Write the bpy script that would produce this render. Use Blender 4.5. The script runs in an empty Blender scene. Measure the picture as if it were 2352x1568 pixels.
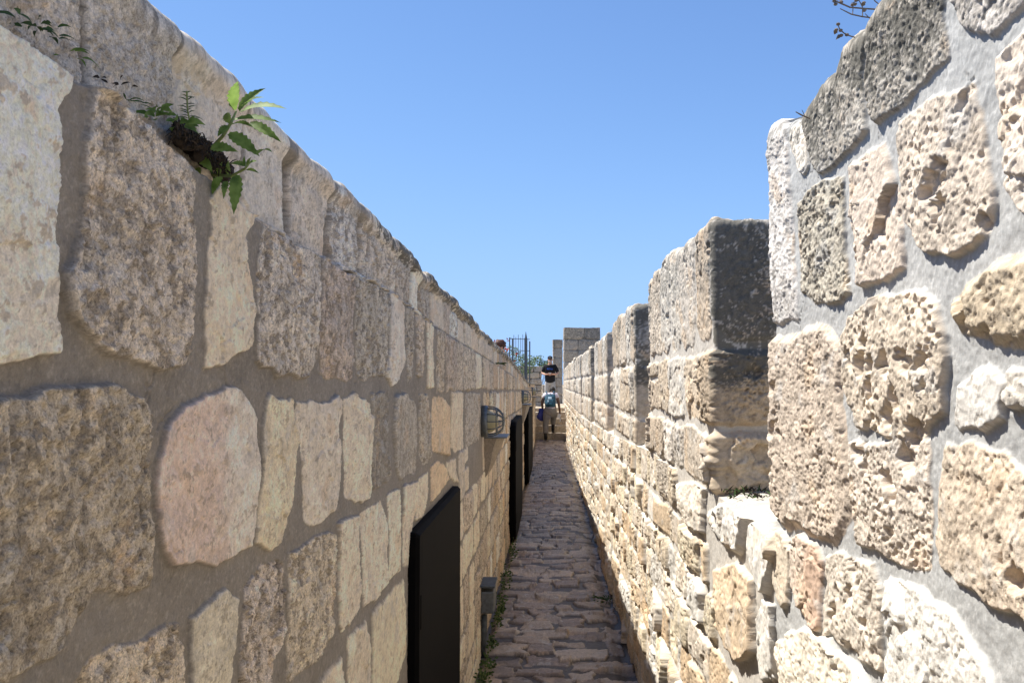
import bpy, bmesh, math, random
import numpy as np
from mathutils import Vector, Matrix
random.seed(7)
rng = np.random.default_rng(11)
R = math.radians
# ---------------------------------------------------------------- camera, sky, sun, exposure
S = bpy.context.scene
C = bpy.data.collections.new("place"); S.collection.children.link(C)
EYE = 1.65
F = 1898.0; CX, CY = 1176.0, 784.0                # focal length and centre, photo at 2352 px wide
YAW = math.atan((1262 - CX) / F); PITCH = math.atan((879 - CY) / F)
cam = bpy.data.cameras.new("camera"); camo = bpy.data.objects.new("camera", cam); C.objects.link(camo)
cam.sensor_width = 36; cam.lens = 36 * F / 2352; cam.clip_start = 0.02; cam.clip_end = 5000
camo.location = (0, 0, EYE)
camo.rotation_euler = (R(90) + PITCH, 0, YAW)
S.camera = camo
CM = camo.rotation_euler.to_matrix()
S.render.resolution_x = 1024; S.render.resolution_y = 682
S.view_settings.view_transform = 'Standard'; S.view_settings.look = 'None'
S.view_settings.exposure = 1.0; S.view_settings.gamma = 1; S.view_settings.use_curve_mapping = False
SUN = Vector((-1.0, 0.42, 1.90)).normalized()     # towards the sun
world = bpy.data.worlds.new("World"); S.world = world; world.use_nodes = True
wn = world.node_tree.nodes; wl = world.node_tree.links
sky = wn.new('ShaderNodeTexSky'); sky.sky_type = 'NISHITA'; sky.sun_disc = False
sky.sun_elevation = math.asin(SUN.z); sky.sun_rotation = math.atan2(SUN.x, SUN.y)
sky.altitude = 800; sky.air_density = 0.7; sky.dust_density = 0.0; sky.ozone_density = 4.0
bgn = wn['Background']; bgn.inputs['Strength'].default_value = 0.128
# soft limit per channel so that the haze near the horizon stays blue: y = x (1 + (x/m)^4)^(-1/4)
sp = wn.new('ShaderNodeSeparateColor'); cb = wn.new('ShaderNodeCombineColor'); wl.new(sky.outputs['Color'], sp.inputs['Color'])
for ch, mx_ in (('Red', 0.50), ('Green', 0.74), ('Blue', 1.16)):
    mm = [wn.new('ShaderNodeMath') for _ in range(5)]
    for n_, op in zip(mm, ('DIVIDE', 'POWER', 'ADD', 'POWER', 'MULTIPLY')): n_.operation = op
    wl.new(sp.outputs[ch], mm[0].inputs[0]); mm[0].inputs[1].default_value = mx_ / .27
    wl.new(mm[0].outputs[0], mm[1].inputs[0]); mm[1].inputs[1].default_value = 4
    wl.new(mm[1].outputs[0], mm[2].inputs[0]); mm[2].inputs[1].default_value = 1
    wl.new(mm[2].outputs[0], mm[3].inputs[0]); mm[3].inputs[1].default_value = -.25
    wl.new(mm[3].outputs[0], mm[4].inputs[0]); wl.new(sp.outputs[ch], mm[4].inputs[1])
    gn = wn.new('ShaderNodeMath'); gn.operation = 'MULTIPLY'; gn.inputs[1].default_value = {'Red': .90, 'Green': .98, 'Blue': 1.05}[ch]
    wl.new(mm[4].outputs[0], gn.inputs[0]); wl.new(gn.outputs[0], cb.inputs[ch])
wl.new(cb.outputs['Color'], bgn.inputs['Color'])
sl = bpy.data.lights.new("sun", 'SUN'); sl.energy = 4.6; sl.angle = R(0.5); sl.color = (1, 0.955, 0.88)
slo = bpy.data.objects.new("sun", sl); C.objects.link(slo)
slo.rotation_euler = (-SUN).to_track_quat('-Z', 'Y').to_euler()
slo.location = (-20, 8, 40)
try:
    S.cycles.max_bounces = 8; S.cycles.diffuse_bounces = 6
except Exception: pass

# ---------------------------------------------------------------- photo pixel -> place
def ray(X, Y):
    return CM @ Vector(((X - CX) / F, -(Y - CY) / F, -1.0))
def on_wall(X, Y, xp):                            # point of the pixel's ray on the wall plane x = xp
    d = ray(X, Y); t = xp / d.x
    if t <= 0: t = 0.01
    return (d.y * t, EYE + d.z * t)
def at(X, Y, yd):                                 # point of the ray at distance y = yd
    d = ray(X, Y); t = yd / d.y
    return Vector((d.x * t, yd, EYE + d.z * t))

# ---------------------------------------------------------------- noise
TAB = [np.random.default_rng(100 + i).random((256, 256)).astype(np.float32) for i in range(8)]
def vnoise(u, v, k=0):
    T = TAB[k % 8]
    u = u + 37.3 * k; v = v + 91.7 * k
    iu = np.floor(u).astype(np.int64); iv = np.floor(v).astype(np.int64)
    fu = (u - iu).astype(np.float32); fv = (v - iv).astype(np.float32)
    fu = fu * fu * (3 - 2 * fu); fv = fv * fv * (3 - 2 * fv)
    a = iu & 255; b = (iu + 1) & 255; c = iv & 255; d = (iv + 1) & 255
    return (T[a, c] * (1 - fu) + T[b, c] * fu) * (1 - fv) + (T[a, d] * (1 - fu) + T[b, d] * fu) * fv
def fbm(u, v, s, octv=3, k=0, g=.5):
    r = 0; a = 1; t = 0
    uu = 0.8 * u + 0.6 * v; vv = -0.6 * u + 0.8 * v
    for i in range(octv):
        r = r + a * vnoise(uu * s, vv * s, k + i); t += a; a *= g; s *= 2.03
    return (r / t - 0.5) * 2
def worley(u, v, s, k=0):
    u = u * s + 11.1 * k; v = v * s + 5.7 * k
    iu = np.floor(u).astype(np.int64); iv = np.floor(v).astype(np.int64)
    best = np.full(u.shape, 9.0, np.float32)
    for du in (-1, 0, 1):
        for dv in (-1, 0, 1):
            a = (iu + du) & 255; c = (iv + dv) & 255
            px = iu + du + TAB[k % 8][a, c]; py = iv + dv + TAB[(k + 1) % 8][a, c]
            best = np.minimum(best, (px - u) ** 2 + (py - v) ** 2)
    return np.sqrt(best)
def facets(u, v, s, k=0):                          # broken planes meeting in creases, and the distance to the crease
    u = u * s + 3.3 * k; v = v * s + 8.1 * k
    iu = np.floor(u).astype(np.int64); iv = np.floor(v).astype(np.int64)
    best = np.full(u.shape, 9.0, np.float32); sec = best.copy(); val = np.zeros(u.shape, np.float32)
    T1, T2, T3, T4, T5 = (TAB[(k + i) % 8] for i in range(5))
    for du in (-1, 0, 1):
        for dv in (-1, 0, 1):
            a = (iu + du) & 255; c = (iv + dv) & 255
            dx = iu + du + T1[a, c] - u; dy = iv + dv + T2[a, c] - v; d = dx * dx + dy * dy
            h = (T3[a, c] - .5) * 1.0 + dx * (T4[a, c] - .5) * 1.6 + dy * (T5[a, c] - .5) * 1.6
            m = d < best
            sec = np.where(m, best, np.minimum(sec, d)); val = np.where(m, h, val); best = np.where(m, d, best)
    return val, np.sqrt(sec) - np.sqrt(best)
def sstep(a, b, x):
    t = np.clip((x - a) / (b - a), 0, 1); return t * t * (3 - 2 * t)

# ---------------------------------------------------------------- stones
CREAM = (0.60, 0.52, 0.41); PALE = (0.66, 0.60, 0.51); GREY = (0.42, 0.385, 0.33); TAN = (0.56, 0.44, 0.31)
PINK = (0.60, 0.42, 0.33); OCHRE = (0.58, 0.41, 0.23); DGREY = (0.30, 0.275, 0.235)
WHITE = (0.66, 0.62, 0.55)
class Stone:
    __slots__ = ('p', 'bb', 'kind', 'col', 'pro', 'wea', 'tilt', 'edge', 'c', 'col2', 'am')
    def __init__(s, pts, kind='smooth', col=CREAM, pro=0.012, wea=0.0, tilt=None, edge=0.010, col2=None):
        s.col2 = None if col2 is None else np.array(col2); s.am = [random.uniform(.45, 1.25) for _ in range(5)]
        s.p = np.array(pts, float); s.bb = (s.p[:, 0].min(), s.p[:, 0].max(), s.p[:, 1].min(), s.p[:, 1].max())
        s.kind = kind; s.col = np.array(col) * random.uniform(0.94, 1.05); s.pro = pro; s.wea = wea; s.edge = edge
        s.tilt = tilt or (random.uniform(-.03, .03), random.uniform(-.03, .03))
        s.c = s.p.mean(axis=0)
def inside_poly(p, x, y):
    n = len(p); r = False; j = n - 1
    for i in range(n):
        if (p[i][1] > y) != (p[j][1] > y) and x < (p[j][0] - p[i][0]) * (y - p[i][1]) / (p[j][1] - p[i][1]) + p[i][0]: r = not r
        j = i
    return r
def sdf(P, U, V):                                 # positive inside
    n = len(P); d = np.full(U.shape, 1e9); ins = np.zeros(U.shape, bool)
    for i in range(n):
        ax, ay = P[i - 1]; bx, by = P[i]
        ex, ey = bx - ax, by - ay; L = ex * ex + ey * ey + 1e-12
        t = np.clip(((U - ax) * ex + (V - ay) * ey) / L, 0, 1)
        d = np.minimum(d, (U - ax - t * ex) ** 2 + (V - ay - t * ey) ** 2)
        c = (ay > V) != (by > V)
        if abs(ey) > 1e-9: ins ^= c & (U < ax + (V - ay) * ex / ey)
    d = np.sqrt(d); return np.where(ins, d, -d)
def blob(u0, u1, h0, h1, j=0.12):                 # irregular rounded block outline
    w, h = u1 - u0, h1 - h0; a = min(w, h); q = lambda s=1: random.uniform(-j, j) * a * s * .6
    c = a * random.uniform(.06, .2)
    pts = [(u0 + c + q(.5), h0 + q(.5)), ((u0 + u1) / 2 + q(), h0 + q(.6)), (u1 - c + q(.5), h0 + q(.5)), (u1 + q(.4), h0 + c),
           (u1 + q(.6), (h0 + h1) / 2 + q()), (u1 + q(.5), h1 - c), (u1 - c, h1 + q(.5)), ((u0 + u1) / 2 + q(), h1 + q(.6)),
           (u0 + c, h1 + q(.5)), (u0 + q(.5), h1 - c), (u0 + q(.6), (h0 + h1) / 2 + q()), (u0 + q(.4), h0 + c)]
    return pts
def courses(u0, u1, hs, lmin, lmax, gap, pick, taken=(), j=0.12, wav=None):
    out = []
    for i in range(len(hs) - 1):
        a, b = hs[i], hs[i + 1]; u = u0 - random.uniform(0, lmin)
        while u < u1:
            L = random.uniform(lmin, lmax)
            da = wav(u + L / 2) if wav else 0
            g = gap * random.uniform(.6, 1.5) / 2
            sub = [(a, b)]
            if b - a > .2 and random.random() < .12: m = a + (b - a) * random.uniform(.35, .65); sub = [(a, m), (m, b)]
            for (aa, bb_) in sub:
                p = blob(u + g, u + L - g, aa + g + da, bb_ - g + da, j)
                ok = True
                for T in taken:
                    if T.bb[0] > u + L or T.bb[1] < u or T.bb[2] > bb_ + da or T.bb[3] < aa + da: continue
                    if any(inside_poly(T.p, x, y) for x, y in p) or any(inside_poly(p, x, y) for x, y in T.p) or inside_poly(T.p, u + L / 2, (aa + bb_) / 2 + da):
                        ok = False; break
                if ok: out.append(Stone(p, **pick(u + L / 2, (aa + bb_) / 2)))
            u += L
    return out

def field(U1, H, stones, mortar, weafn=None, mrough=1.0, seed=0, base=None, tint=(1, 1, 1), grow=.002, streak=.35, relk=.78, mgr=.26):
    """U1: (nc,) sorted; H: (nr,nc). Returns relief (m) and colour."""
    U = np.broadcast_to(U1, H.shape)
    wu = fbm(U, H, 22, 3, 1 + seed) * .008 + fbm(U, H, 90, 2, 5) * .0013
    wv = fbm(U, H, 22, 3, 3 + seed) * .008 + fbm(U, H, 90, 2, 6) * .0013
    n1 = fbm(U, H, 9, 3, 0); n2 = fbm(U, H, 34, 4, 2, .62); n3 = fbm(U, H, 120, 3, 4, .7); n4 = fbm(U, H, 14, 4, 5, .6)
    n5 = fbm(U, H, 55, 4, 6, .65); n6 = fbm(U, H, 230, 2, 1, .7)
    w1 = worley(U + wu, H + wv, 62, 0); w2 = worley(U + wu, H + wv, 135, 2); w3 = worley(U + 3 * wu, H + 3 * wv, 15, 4)
    pit1 = sstep(.36, .16, w1 + .12 * n5) * sstep(-.15, .3, n4); pit2 = sstep(.42, .18, w2) * sstep(-.2, .2, n5); hole = sstep(.34, .16, w3 + .25 * n2) * sstep(0, .25, n1)
    rel = .0018 * n1 + .0007 * n3 * mrough
    fa, fd = facets(U + 1.5 * wu, H + 1.5 * wv, 15, 2); fb, fe = facets(U + 1.5 * wu, H + 1.5 * wv, 36, 5)
    crack = sstep(.05, .0, np.abs(n1 + .25 * n5)) * sstep(.0, .25, n4)
    gsp = sstep(.25, .6, n6)
    rel = rel + .0014 * n5 * mrough + .0012 * n2 - .003 * sstep(.02, .0, np.abs(n1 - .1 + .1 * n5)) * sstep(.1, .3, -n4)
    if base is not None: rel = rel + base
    m = np.array(mortar)
    col = m[None, None, :] * (1 + .16 * n4 + .07 * n3 + .08 * n6 + .22 * gsp - .10 * sstep(.2, .5, n1))[..., None]
    stk = sstep(.05, .45, vnoise(U * 70, H * 9, 3) + .6 * vnoise(U * 160, H * 22, 5) - .95 + .25 * n4)
    tint = np.array(tint)
    mask = np.zeros(H.shape, np.float32); grm = np.full(H.shape, mgr, np.float32)
    wob = sstep(.1, .55, n5)
    for st in stones:
        i0, i1 = np.searchsorted(U1, (st.bb[0] - .02, st.bb[1] + .02))
        if i1 <= i0: continue
        r = np.where(((H[:, i0:i1] > st.bb[2] - .02) & (H[:, i0:i1] < st.bb[3] + .02)).any(axis=1))[0]
        if len(r) == 0: continue
        sl_ = (slice(r[0], r[-1] + 1), slice(i0, i1))
        u = U[sl_]; h = H[sl_]
        d = sdf(st.p, u + wu[sl_], h + wv[sl_]) + grow
        e = sstep(-.001, st.edge, d)
        if not e.any(): continue
        N1, N2, N3, N4, N5, N6 = (x[sl_] for x in (n1, n2, n3, n4, n5, n6))
        P1, P2, HO = pit1[sl_], pit2[sl_], hole[sl_]
        tl = st.tilt[0] * (u - st.c[0]) + st.tilt[1] * (h - st.c[1])
        k = st.kind
        A = st.am; FA, FB, CR = fa[sl_], fb[sl_], crack[sl_]
        if k == 'smooth':
            t = .003 * N1 + .0045 * A[0] * FA + .0016 * A[1] * FB + .0008 * N3 - .003 * CR - .001 * P2
        elif k == 'rough':
            t = .006 * N1 + .0040 * A[0] * N2 + .0030 * A[1] * N3 - .006 * A[2] * sstep(.05, .30, N5) - .004 * A[3] * P1 + .003 * A[4] * FB + .0016 * N6 - .002 * CR - .0045 * A[1] * stk[sl_]
        elif k == 'pitted':
            t = .005 * N1 + .0022 * A[0] * N2 + .0018 * A[1] * N3 - .0055 * A[2] * P1 - .0030 * A[3] * P2 - .018 * HO + .0022 * A[4] * FB + .0014 * N6
        elif k == 'cobble':
            t = .004 * N1 + .0030 * FA + .0012 * N3 - .002 * P1
        elif k == 'grain':
            t = .003 * N1 + .0018 * A[0] * N2 + .0030 * A[1] * N3 - .0030 * A[2] * P2 + .002 * A[4] * FB + .0018 * N6
        else:  # rubble
            t = .007 * N1 + .010 * A[0] * FA + .0040 * A[1] * FB + .0018 * N3 - .004 * A[2] * P1 - .003 * CR + .001 * N6
        dome = .15 * st.pro * sstep(0, .09, d)
        rel[sl_] = rel[sl_] + e * (st.pro * .8 + dome + tl + t * relk)
        base_c = (st.col * tint)[None, None, :]
        if st.col2 is not None:
            q_ = sstep(-.05, .09, (u - st.c[0]) + .07 * N1 + .06 * N4 + .03 * N2)[..., None]; base_c = base_c * (1 - q_) + (st.col2 * tint)[None, None, :] * q_
        c = base_c * (1 + .26 * N4 + .16 * N2 + .20 * N3 + .16 * N6)[..., None]
        if k in ('rough', 'pitted', 'grain'):
            f = sstep(.04, .16, N5 + .6 * N3 + .2 * N6) * (.68 if k == 'rough' else .40)
            c = c * (1 - f[..., None]) + np.array((.25, .21, .16)) * f[..., None]
        f = sstep(.25, .6, N4 - .5 * N1) * .45
        c = c * (1 - f[..., None]) + np.array((.60, .43, .27)) * f[..., None]
        if k == 'smooth':
            f = np.maximum(sstep(.22, .30, N5 * .6 + N3 * .6 + .1 * N6) * .55, CR * .5 * sstep(-.1, .2, N5))
            c = c * (1 - f[..., None]) + np.array((.28, .23, .17)) * f[..., None]
        f = stk[sl_] * streak * (1 if k in ('rough', 'grain') else .25)
        c = c * (1 - f[..., None]) + np.array((.17, .15, .125)) * f[..., None]
        f = sstep(.3, .6, -N4 + .3 * N2) * .4
        c = c * (1 - f[..., None]) + np.array((.62, .60, .56)) * f[..., None]
        w = st.wea + (weafn(u, h) if weafn else 0)
        if np.max(w) > 0:
            f = sstep(.56, .40, .5 + .5 * (N3 * .9 + N6 * .4 + N5 * .7 + N4 * .5) + .42 - w * .95) * np.clip(w * 1.8, 0, .93)
            c = c * (1 - f[..., None]) + np.array((.13, .12, .098)) * f[..., None]
        ee = sstep(0, .003, d)[..., None]
        col[sl_] = col[sl_] * (1 - ee) + c * ee
        mask[sl_] = np.maximum(mask[sl_], ee[..., 0])
        gk = {'smooth': .34, 'rough': .80, 'pitted': .55, 'grain': .85, 'cobble': .6}.get(k, .45) * random.uniform(.7, 1.15)
        grm[sl_] = grm[sl_] * (1 - ee[..., 0]) + gk * ee[..., 0]
    if weafn is not None:
        w = weafn(U, H); f = sstep(.56, .40, .5 + .5 * (n3 * .9 + n6 * .4 + n5 * .7 + n4 * .5) + .42 - w * .95) * np.clip(w * 1.8, 0, .85) * (1 - mask)
        col = col * (1 - f[..., None]) + np.array((.12, .11, .085)) * f[..., None]
    return rel, np.clip(col, .02, .84), grm

# ---------------------------------------------------------------- materials
def mat_stone(name='limestone', rough=.92, bump=.5, spec=.25, scale=.8, dirt=.50, speck=.50):
    m = bpy.data.materials.new(name); m.use_nodes = True; nt = m.node_tree; N = nt.nodes; L = nt.links
    b = N['Principled BSDF']; b.inputs['Roughness'].default_value = rough; b.inputs['Specular IOR Level'].default_value = spec
    a = N.new('ShaderNodeAttribute'); a.attribute_name = 'col'
    tc = N.new('ShaderNodeTexCoord')
    n1 = N.new('ShaderNodeTexNoise'); n1.inputs['Scale'].default_value = 90 * scale; n1.inputs['Detail'].default_value = 8; n1.inputs['Roughness'].default_value = .78
    n2 = N.new('ShaderNodeTexNoise'); n2.inputs['Scale'].default_value = 600 * scale; n2.inputs['Detail'].default_value = 2
    for n in (n1, n2): L.new(tc.outputs['Object'], n.inputs['Vector'])
    r = N.new('ShaderNodeMapRange'); r.inputs['From Min'].default_value = .36; r.inputs['From Max'].default_value = .64
    r.inputs['To Min'].default_value = 1 - dirt; r.inputs['To Max'].default_value = 1 + dirt * .6; L.new(n1.outputs['Fac'], r.inputs['Value'])
    vm = N.new('ShaderNodeVectorMath'); vm.operation = 'SCALE'; L.new(a.outputs['Color'], vm.inputs[0]); L.new(r.outputs['Result'], vm.inputs['Scale'])
    n3 = N.new('ShaderNodeTexNoise'); n3.inputs['Scale'].default_value = 230; n3.inputs['Detail'].default_value = 3; L.new(tc.outputs['Object'], n3.inputs['Vector'])
    r3 = N.new('ShaderNodeMapRange'); r3.inputs['From Min'].default_value = .56; r3.inputs['From Max'].default_value = .64
    r3.inputs['To Min'].default_value = 1; r3.inputs['To Max'].default_value = 1 - speck; L.new(n3.outputs['Fac'], r3.inputs['Value'])
    m4 = N.new('ShaderNodeMath'); m4.operation = 'MULTIPLY'; r4 = N.new('ShaderNodeMapRange'); r4.inputs['From Min'].default_value = .35; r4.inputs['From Max'].default_value = .65; r4.inputs['To Min'].default_value = 1 - speck * .6; r4.inputs['To Max'].default_value = 1 + speck * .5
    L.new(n2.outputs['Fac'], r4.inputs['Value']); L.new(r4.outputs['Result'], m4.inputs[0]); L.new(r3.outputs['Result'], m4.inputs[1])
    # strength follows the stone's own coarseness (alpha)
    def blend(val):
        q = N.new('ShaderNodeMath'); q.operation = 'SUBTRACT'; L.new(val, q.inputs[0]); q.inputs[1].default_value = 1
        w = N.new('ShaderNodeMath'); w.operation = 'MULTIPLY_ADD'; L.new(q.outputs[0], w.inputs[0]); L.new(a.outputs['Alpha'], w.inputs[1]); w.inputs[2].default_value = 1
        return w.outputs[0]
    L.new(blend(r.outputs['Result']), vm.inputs['Scale'])
    v3 = N.new('ShaderNodeVectorMath'); v3.operation = 'SCALE'; L.new(vm.outputs['Vector'], v3.inputs[0]); L.new(blend(m4.outputs[0]), v3.inputs['Scale'])
    L.new(v3.outputs['Vector'], b.inputs['Base Color'])
    ad = N.new('ShaderNodeMath'); ad.operation = 'ADD'; L.new(n1.outputs['Fac'], ad.inputs[0]); L.new(n2.outputs['Fac'], ad.inputs[1])
    bp = N.new('ShaderNodeBump'); bp.inputs['Strength'].default_value = bump; bp.inputs['Distance'].default_value = .005
    hm = N.new('ShaderNodeMath'); hm.operation = 'MULTIPLY'; L.new(ad.outputs['Value'], hm.inputs[0]); L.new(a.outputs['Alpha'], hm.inputs[1])
    L.new(hm.outputs[0], bp.inputs['Height']); L.new(bp.outputs['Normal'], b.inputs['Normal'])
    return m
def mat(name, col, rough=.8, metal=0, var=.15, scale=30, bump=0, spec=.4, trans=0, col2=None, sub=0):
    m = bpy.data.materials.new(name); m.use_nodes = True; nt = m.node_tree; N = nt.nodes; L = nt.links
    b = N['Principled BSDF']; b.inputs['Roughness'].default_value = rough; b.inputs['Metallic'].default_value = metal
    b.inputs['Specular IOR Level'].default_value = spec
    tc = N.new('ShaderNodeTexCoord'); n = N.new('ShaderNodeTexNoise'); n.inputs['Scale'].default_value = scale; n.inputs['Detail'].default_value = 4
    L.new(tc.outputs['Object'], n.inputs['Vector'])
    rp = N.new('ShaderNodeValToRGB'); rp.color_ramp.elements[0].position = .32; rp.color_ramp.elements[1].position = .68
    c2 = col2 or tuple(min(1, c * (1 + var)) for c in col)
    rp.color_ramp.elements[0].color = (*[c * (1 - var) for c in col], 1); rp.color_ramp.elements[1].color = (*c2, 1)
    L.new(n.outputs['Fac'], rp.inputs['Fac']); L.new(rp.outputs['Color'], b.inputs['Base Color'])
    if bump:
        bp = N.new('ShaderNodeBump'); bp.inputs['Strength'].default_value = bump; bp.inputs['Distance'].default_value = .01
        L.new(n.outputs['Fac'], bp.inputs['Height']); L.new(bp.outputs['Normal'], b.inputs['Normal'])
    if trans:
        t = N.new('ShaderNodeBsdfTranslucent'); mx = N.new('ShaderNodeMixShader'); mx.inputs[0].default_value = trans
        L.new(rp.outputs['Color'], t.inputs['Color']); L.new(b.outputs[0], mx.inputs[1]); L.new(t.outputs[0], mx.inputs[2])
        L.new(mx.outputs[0], N['Material Output'].inputs['Surface'])
    return m
STONE = mat_stone()
STONE_R = mat_stone('sunlit limestone', .9, .30, .25, .9, .26, .22)
COBBLE = mat_stone('worn cobble', .50, .35, .5, .5, .40)
M_BLACK = mat('black painted metal', (.0022, .0020, .0022), .8, 0, .3, 20, 0, .08)
M_STEEL = mat('galvanised grey steel', (.16, .18, .19), .45, .6, .2, 60)
M_DARKST = mat('dark weathered steel', (.085, .10, .11), .6, .2, .3, 40)
M_GLASS = mat('yellowed frosted glass', (.62, .56, .34), .25, 0, .08, 20, 0, .6, .3)
M_LEAF = mat('weed leaf', (.12, .21, .04), .6, 0, .25, 60, .1, .25, .5, (.26, .38, .10))
M_LEAFD = mat('small dark leaf', (.045, .075, .025), .6, 0, .3, 60, 0, .3, .25, (.09, .16, .04))
M_STEM = mat('green stem', (.20, .25, .08), .6, 0, .2, 60)
M_DRY = mat('dry plant litter', (.035, .025, .017), .9, 0, .4, 90)
M_TWIG = mat('dry twig', (.20, .16, .12), .85, 0, .3, 90)
M_BUSH = mat('bush leaf', (.06, .12, .035), .6, 0, .4, 8, 0, .3, .3, (.13, .20, .06))
M_SKIN = mat('light skin', (.52, .28, .19), .55, 0, .08, 15)
M_SKIND = mat('dark skin', (.14, .075, .05), .5, 0, .1, 15)
M_TEEB = mat('black cotton', (.010, .010, .013), .9, 0, .2, 30)
M_PRINT = mat('blue shirt print', (.05, .14, .55), .8, 0, .1, 30)
M_TROU = mat('pale grey trousers', (.40, .39, .38), .9, 0, .12, 14)
M_TROU2 = mat('mid grey trousers', (.20, .19, .185), .9, 0, .12, 14)
M_SHOE = mat('black shoe', (.015, .015, .016), .6)
M_HAIRG = mat('grey beard', (.42, .38, .36), .9)
M_HAIRD = mat('dark hair', (.018, .013, .010), .7)
M_HAIRB = mat('brown hair', (.075, .028, .016), .7, 0, .3, 60)
M_SHIRT = mat('white patterned shirt', (.42, .36, .52), .9, 0, .1, 14, 0, .3, 0, (.80, .80, .84))
M_PACK = mat('teal backpack cloth', (.012, .045, .085), .7, 0, .2, 12, 0, .3, 0, (.03, .12, .19))
M_PACK2 = mat('pale blue reflective patch', (.45, .62, .75), .5)
M_BAG = mat('blue violet cloth', (.045, .055, .26), .85, 0, .2, 10)
M_PAPER = mat('white paper', (.75, .75, .74), .8, 0, .04)
M_RED = mat('red cloth', (.35, .045, .025), .85, 0, .2, 12)
M_GROUND = mat('dusty ground', (.30, .25, .18), .95, 0, .2, 2, .3)

# ---------------------------------------------------------------- object helpers
def tag(o, label=None, cat=None, group=None, kind=None):
    if label: o['label'] = label
    if cat: o['category'] = cat
    if group: o['group'] = group
    if kind: o['kind'] = kind
    return o
def empty(name, loc=(0, 0, 0), rz=0):
    o = bpy.data.objects.new(name, None); C.objects.link(o); o.location = loc; o.rotation_euler = (0, 0, rz); o.empty_display_size = .1; return o
def link(name, me, m, parent=None, loc=(0, 0, 0)):
    o = bpy.data.objects.new(name, me); C.objects.link(o); o.location = loc
    for mm in (m if isinstance(m, (list, tuple)) else [m]): me.materials.append(mm)
    if parent: o.parent = parent
    return o
class GridMesh:                                   # several displaced grids in one mesh
    def __init__(s): s.v = []; s.f = []; s.c = []; s.n = 0
    def add(s, P, col, flip=False, gr=.5):               # P (nr,nc,3)
        nr, nc = P.shape[:2]; idx = s.n + np.arange(nr * nc).reshape(nr, nc)
        q = np.stack([idx[:-1, :-1], idx[:-1, 1:], idx[1:, 1:], idx[1:, :-1]], -1).reshape(-1, 4)
        if flip: q = q[:, ::-1]
        s.v.append(P.reshape(-1, 3)); s.f.append(q); s.c.append(np.concatenate([np.broadcast_to(col, P.shape), np.broadcast_to(gr, P.shape[:2])[..., None]], -1).reshape(-1, 4)); s.n += nr * nc
    def box(s, x0, x1, y0, y1, z0, z1, col=(.4, .36, .3)):
        g = np.array([[[x0, y0], [x1, y0]], [[x0, y1], [x1, y1]]], float)
        for z, fl in ((z0, True), (z1, False)):
            s.add(np.concatenate([g, np.full((2, 2, 1), z)], -1), np.array(col), fl)
        ring = [(x0, y0), (x1, y0), (x1, y1), (x0, y1), (x0, y0)]
        P = np.array([[(a, b, z) for a, b in ring] for z in (z0, z1)], float); s.add(P, np.array(col))
    def build(s, name, m, parent=None, smooth=True):
        v = np.concatenate(s.v).astype(np.float32); f = np.concatenate(s.f).astype(np.int32); c = np.concatenate(s.c).astype(np.float32)
        me = bpy.data.meshes.new(name); me.vertices.add(len(v)); me.vertices.foreach_set('co', v.ravel())
        me.loops.add(f.size); me.loops.foreach_set('vertex_index', f.ravel())
        me.polygons.add(len(f)); me.polygons.foreach_set('loop_start', np.arange(0, f.size, 4, dtype=np.int32))
        try: me.polygons.foreach_set('loop_total', np.full(len(f), 4, np.int32))
        except Exception: pass
        me.update(calc_edges=True)
        if smooth: me.polygons.foreach_set('use_smooth', np.ones(len(f), bool))
        a = me.attributes.new('col', 'FLOAT_COLOR', 'POINT')
        a.data.foreach_set('color', c.ravel())
        return link(name, me, m, parent)
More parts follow.
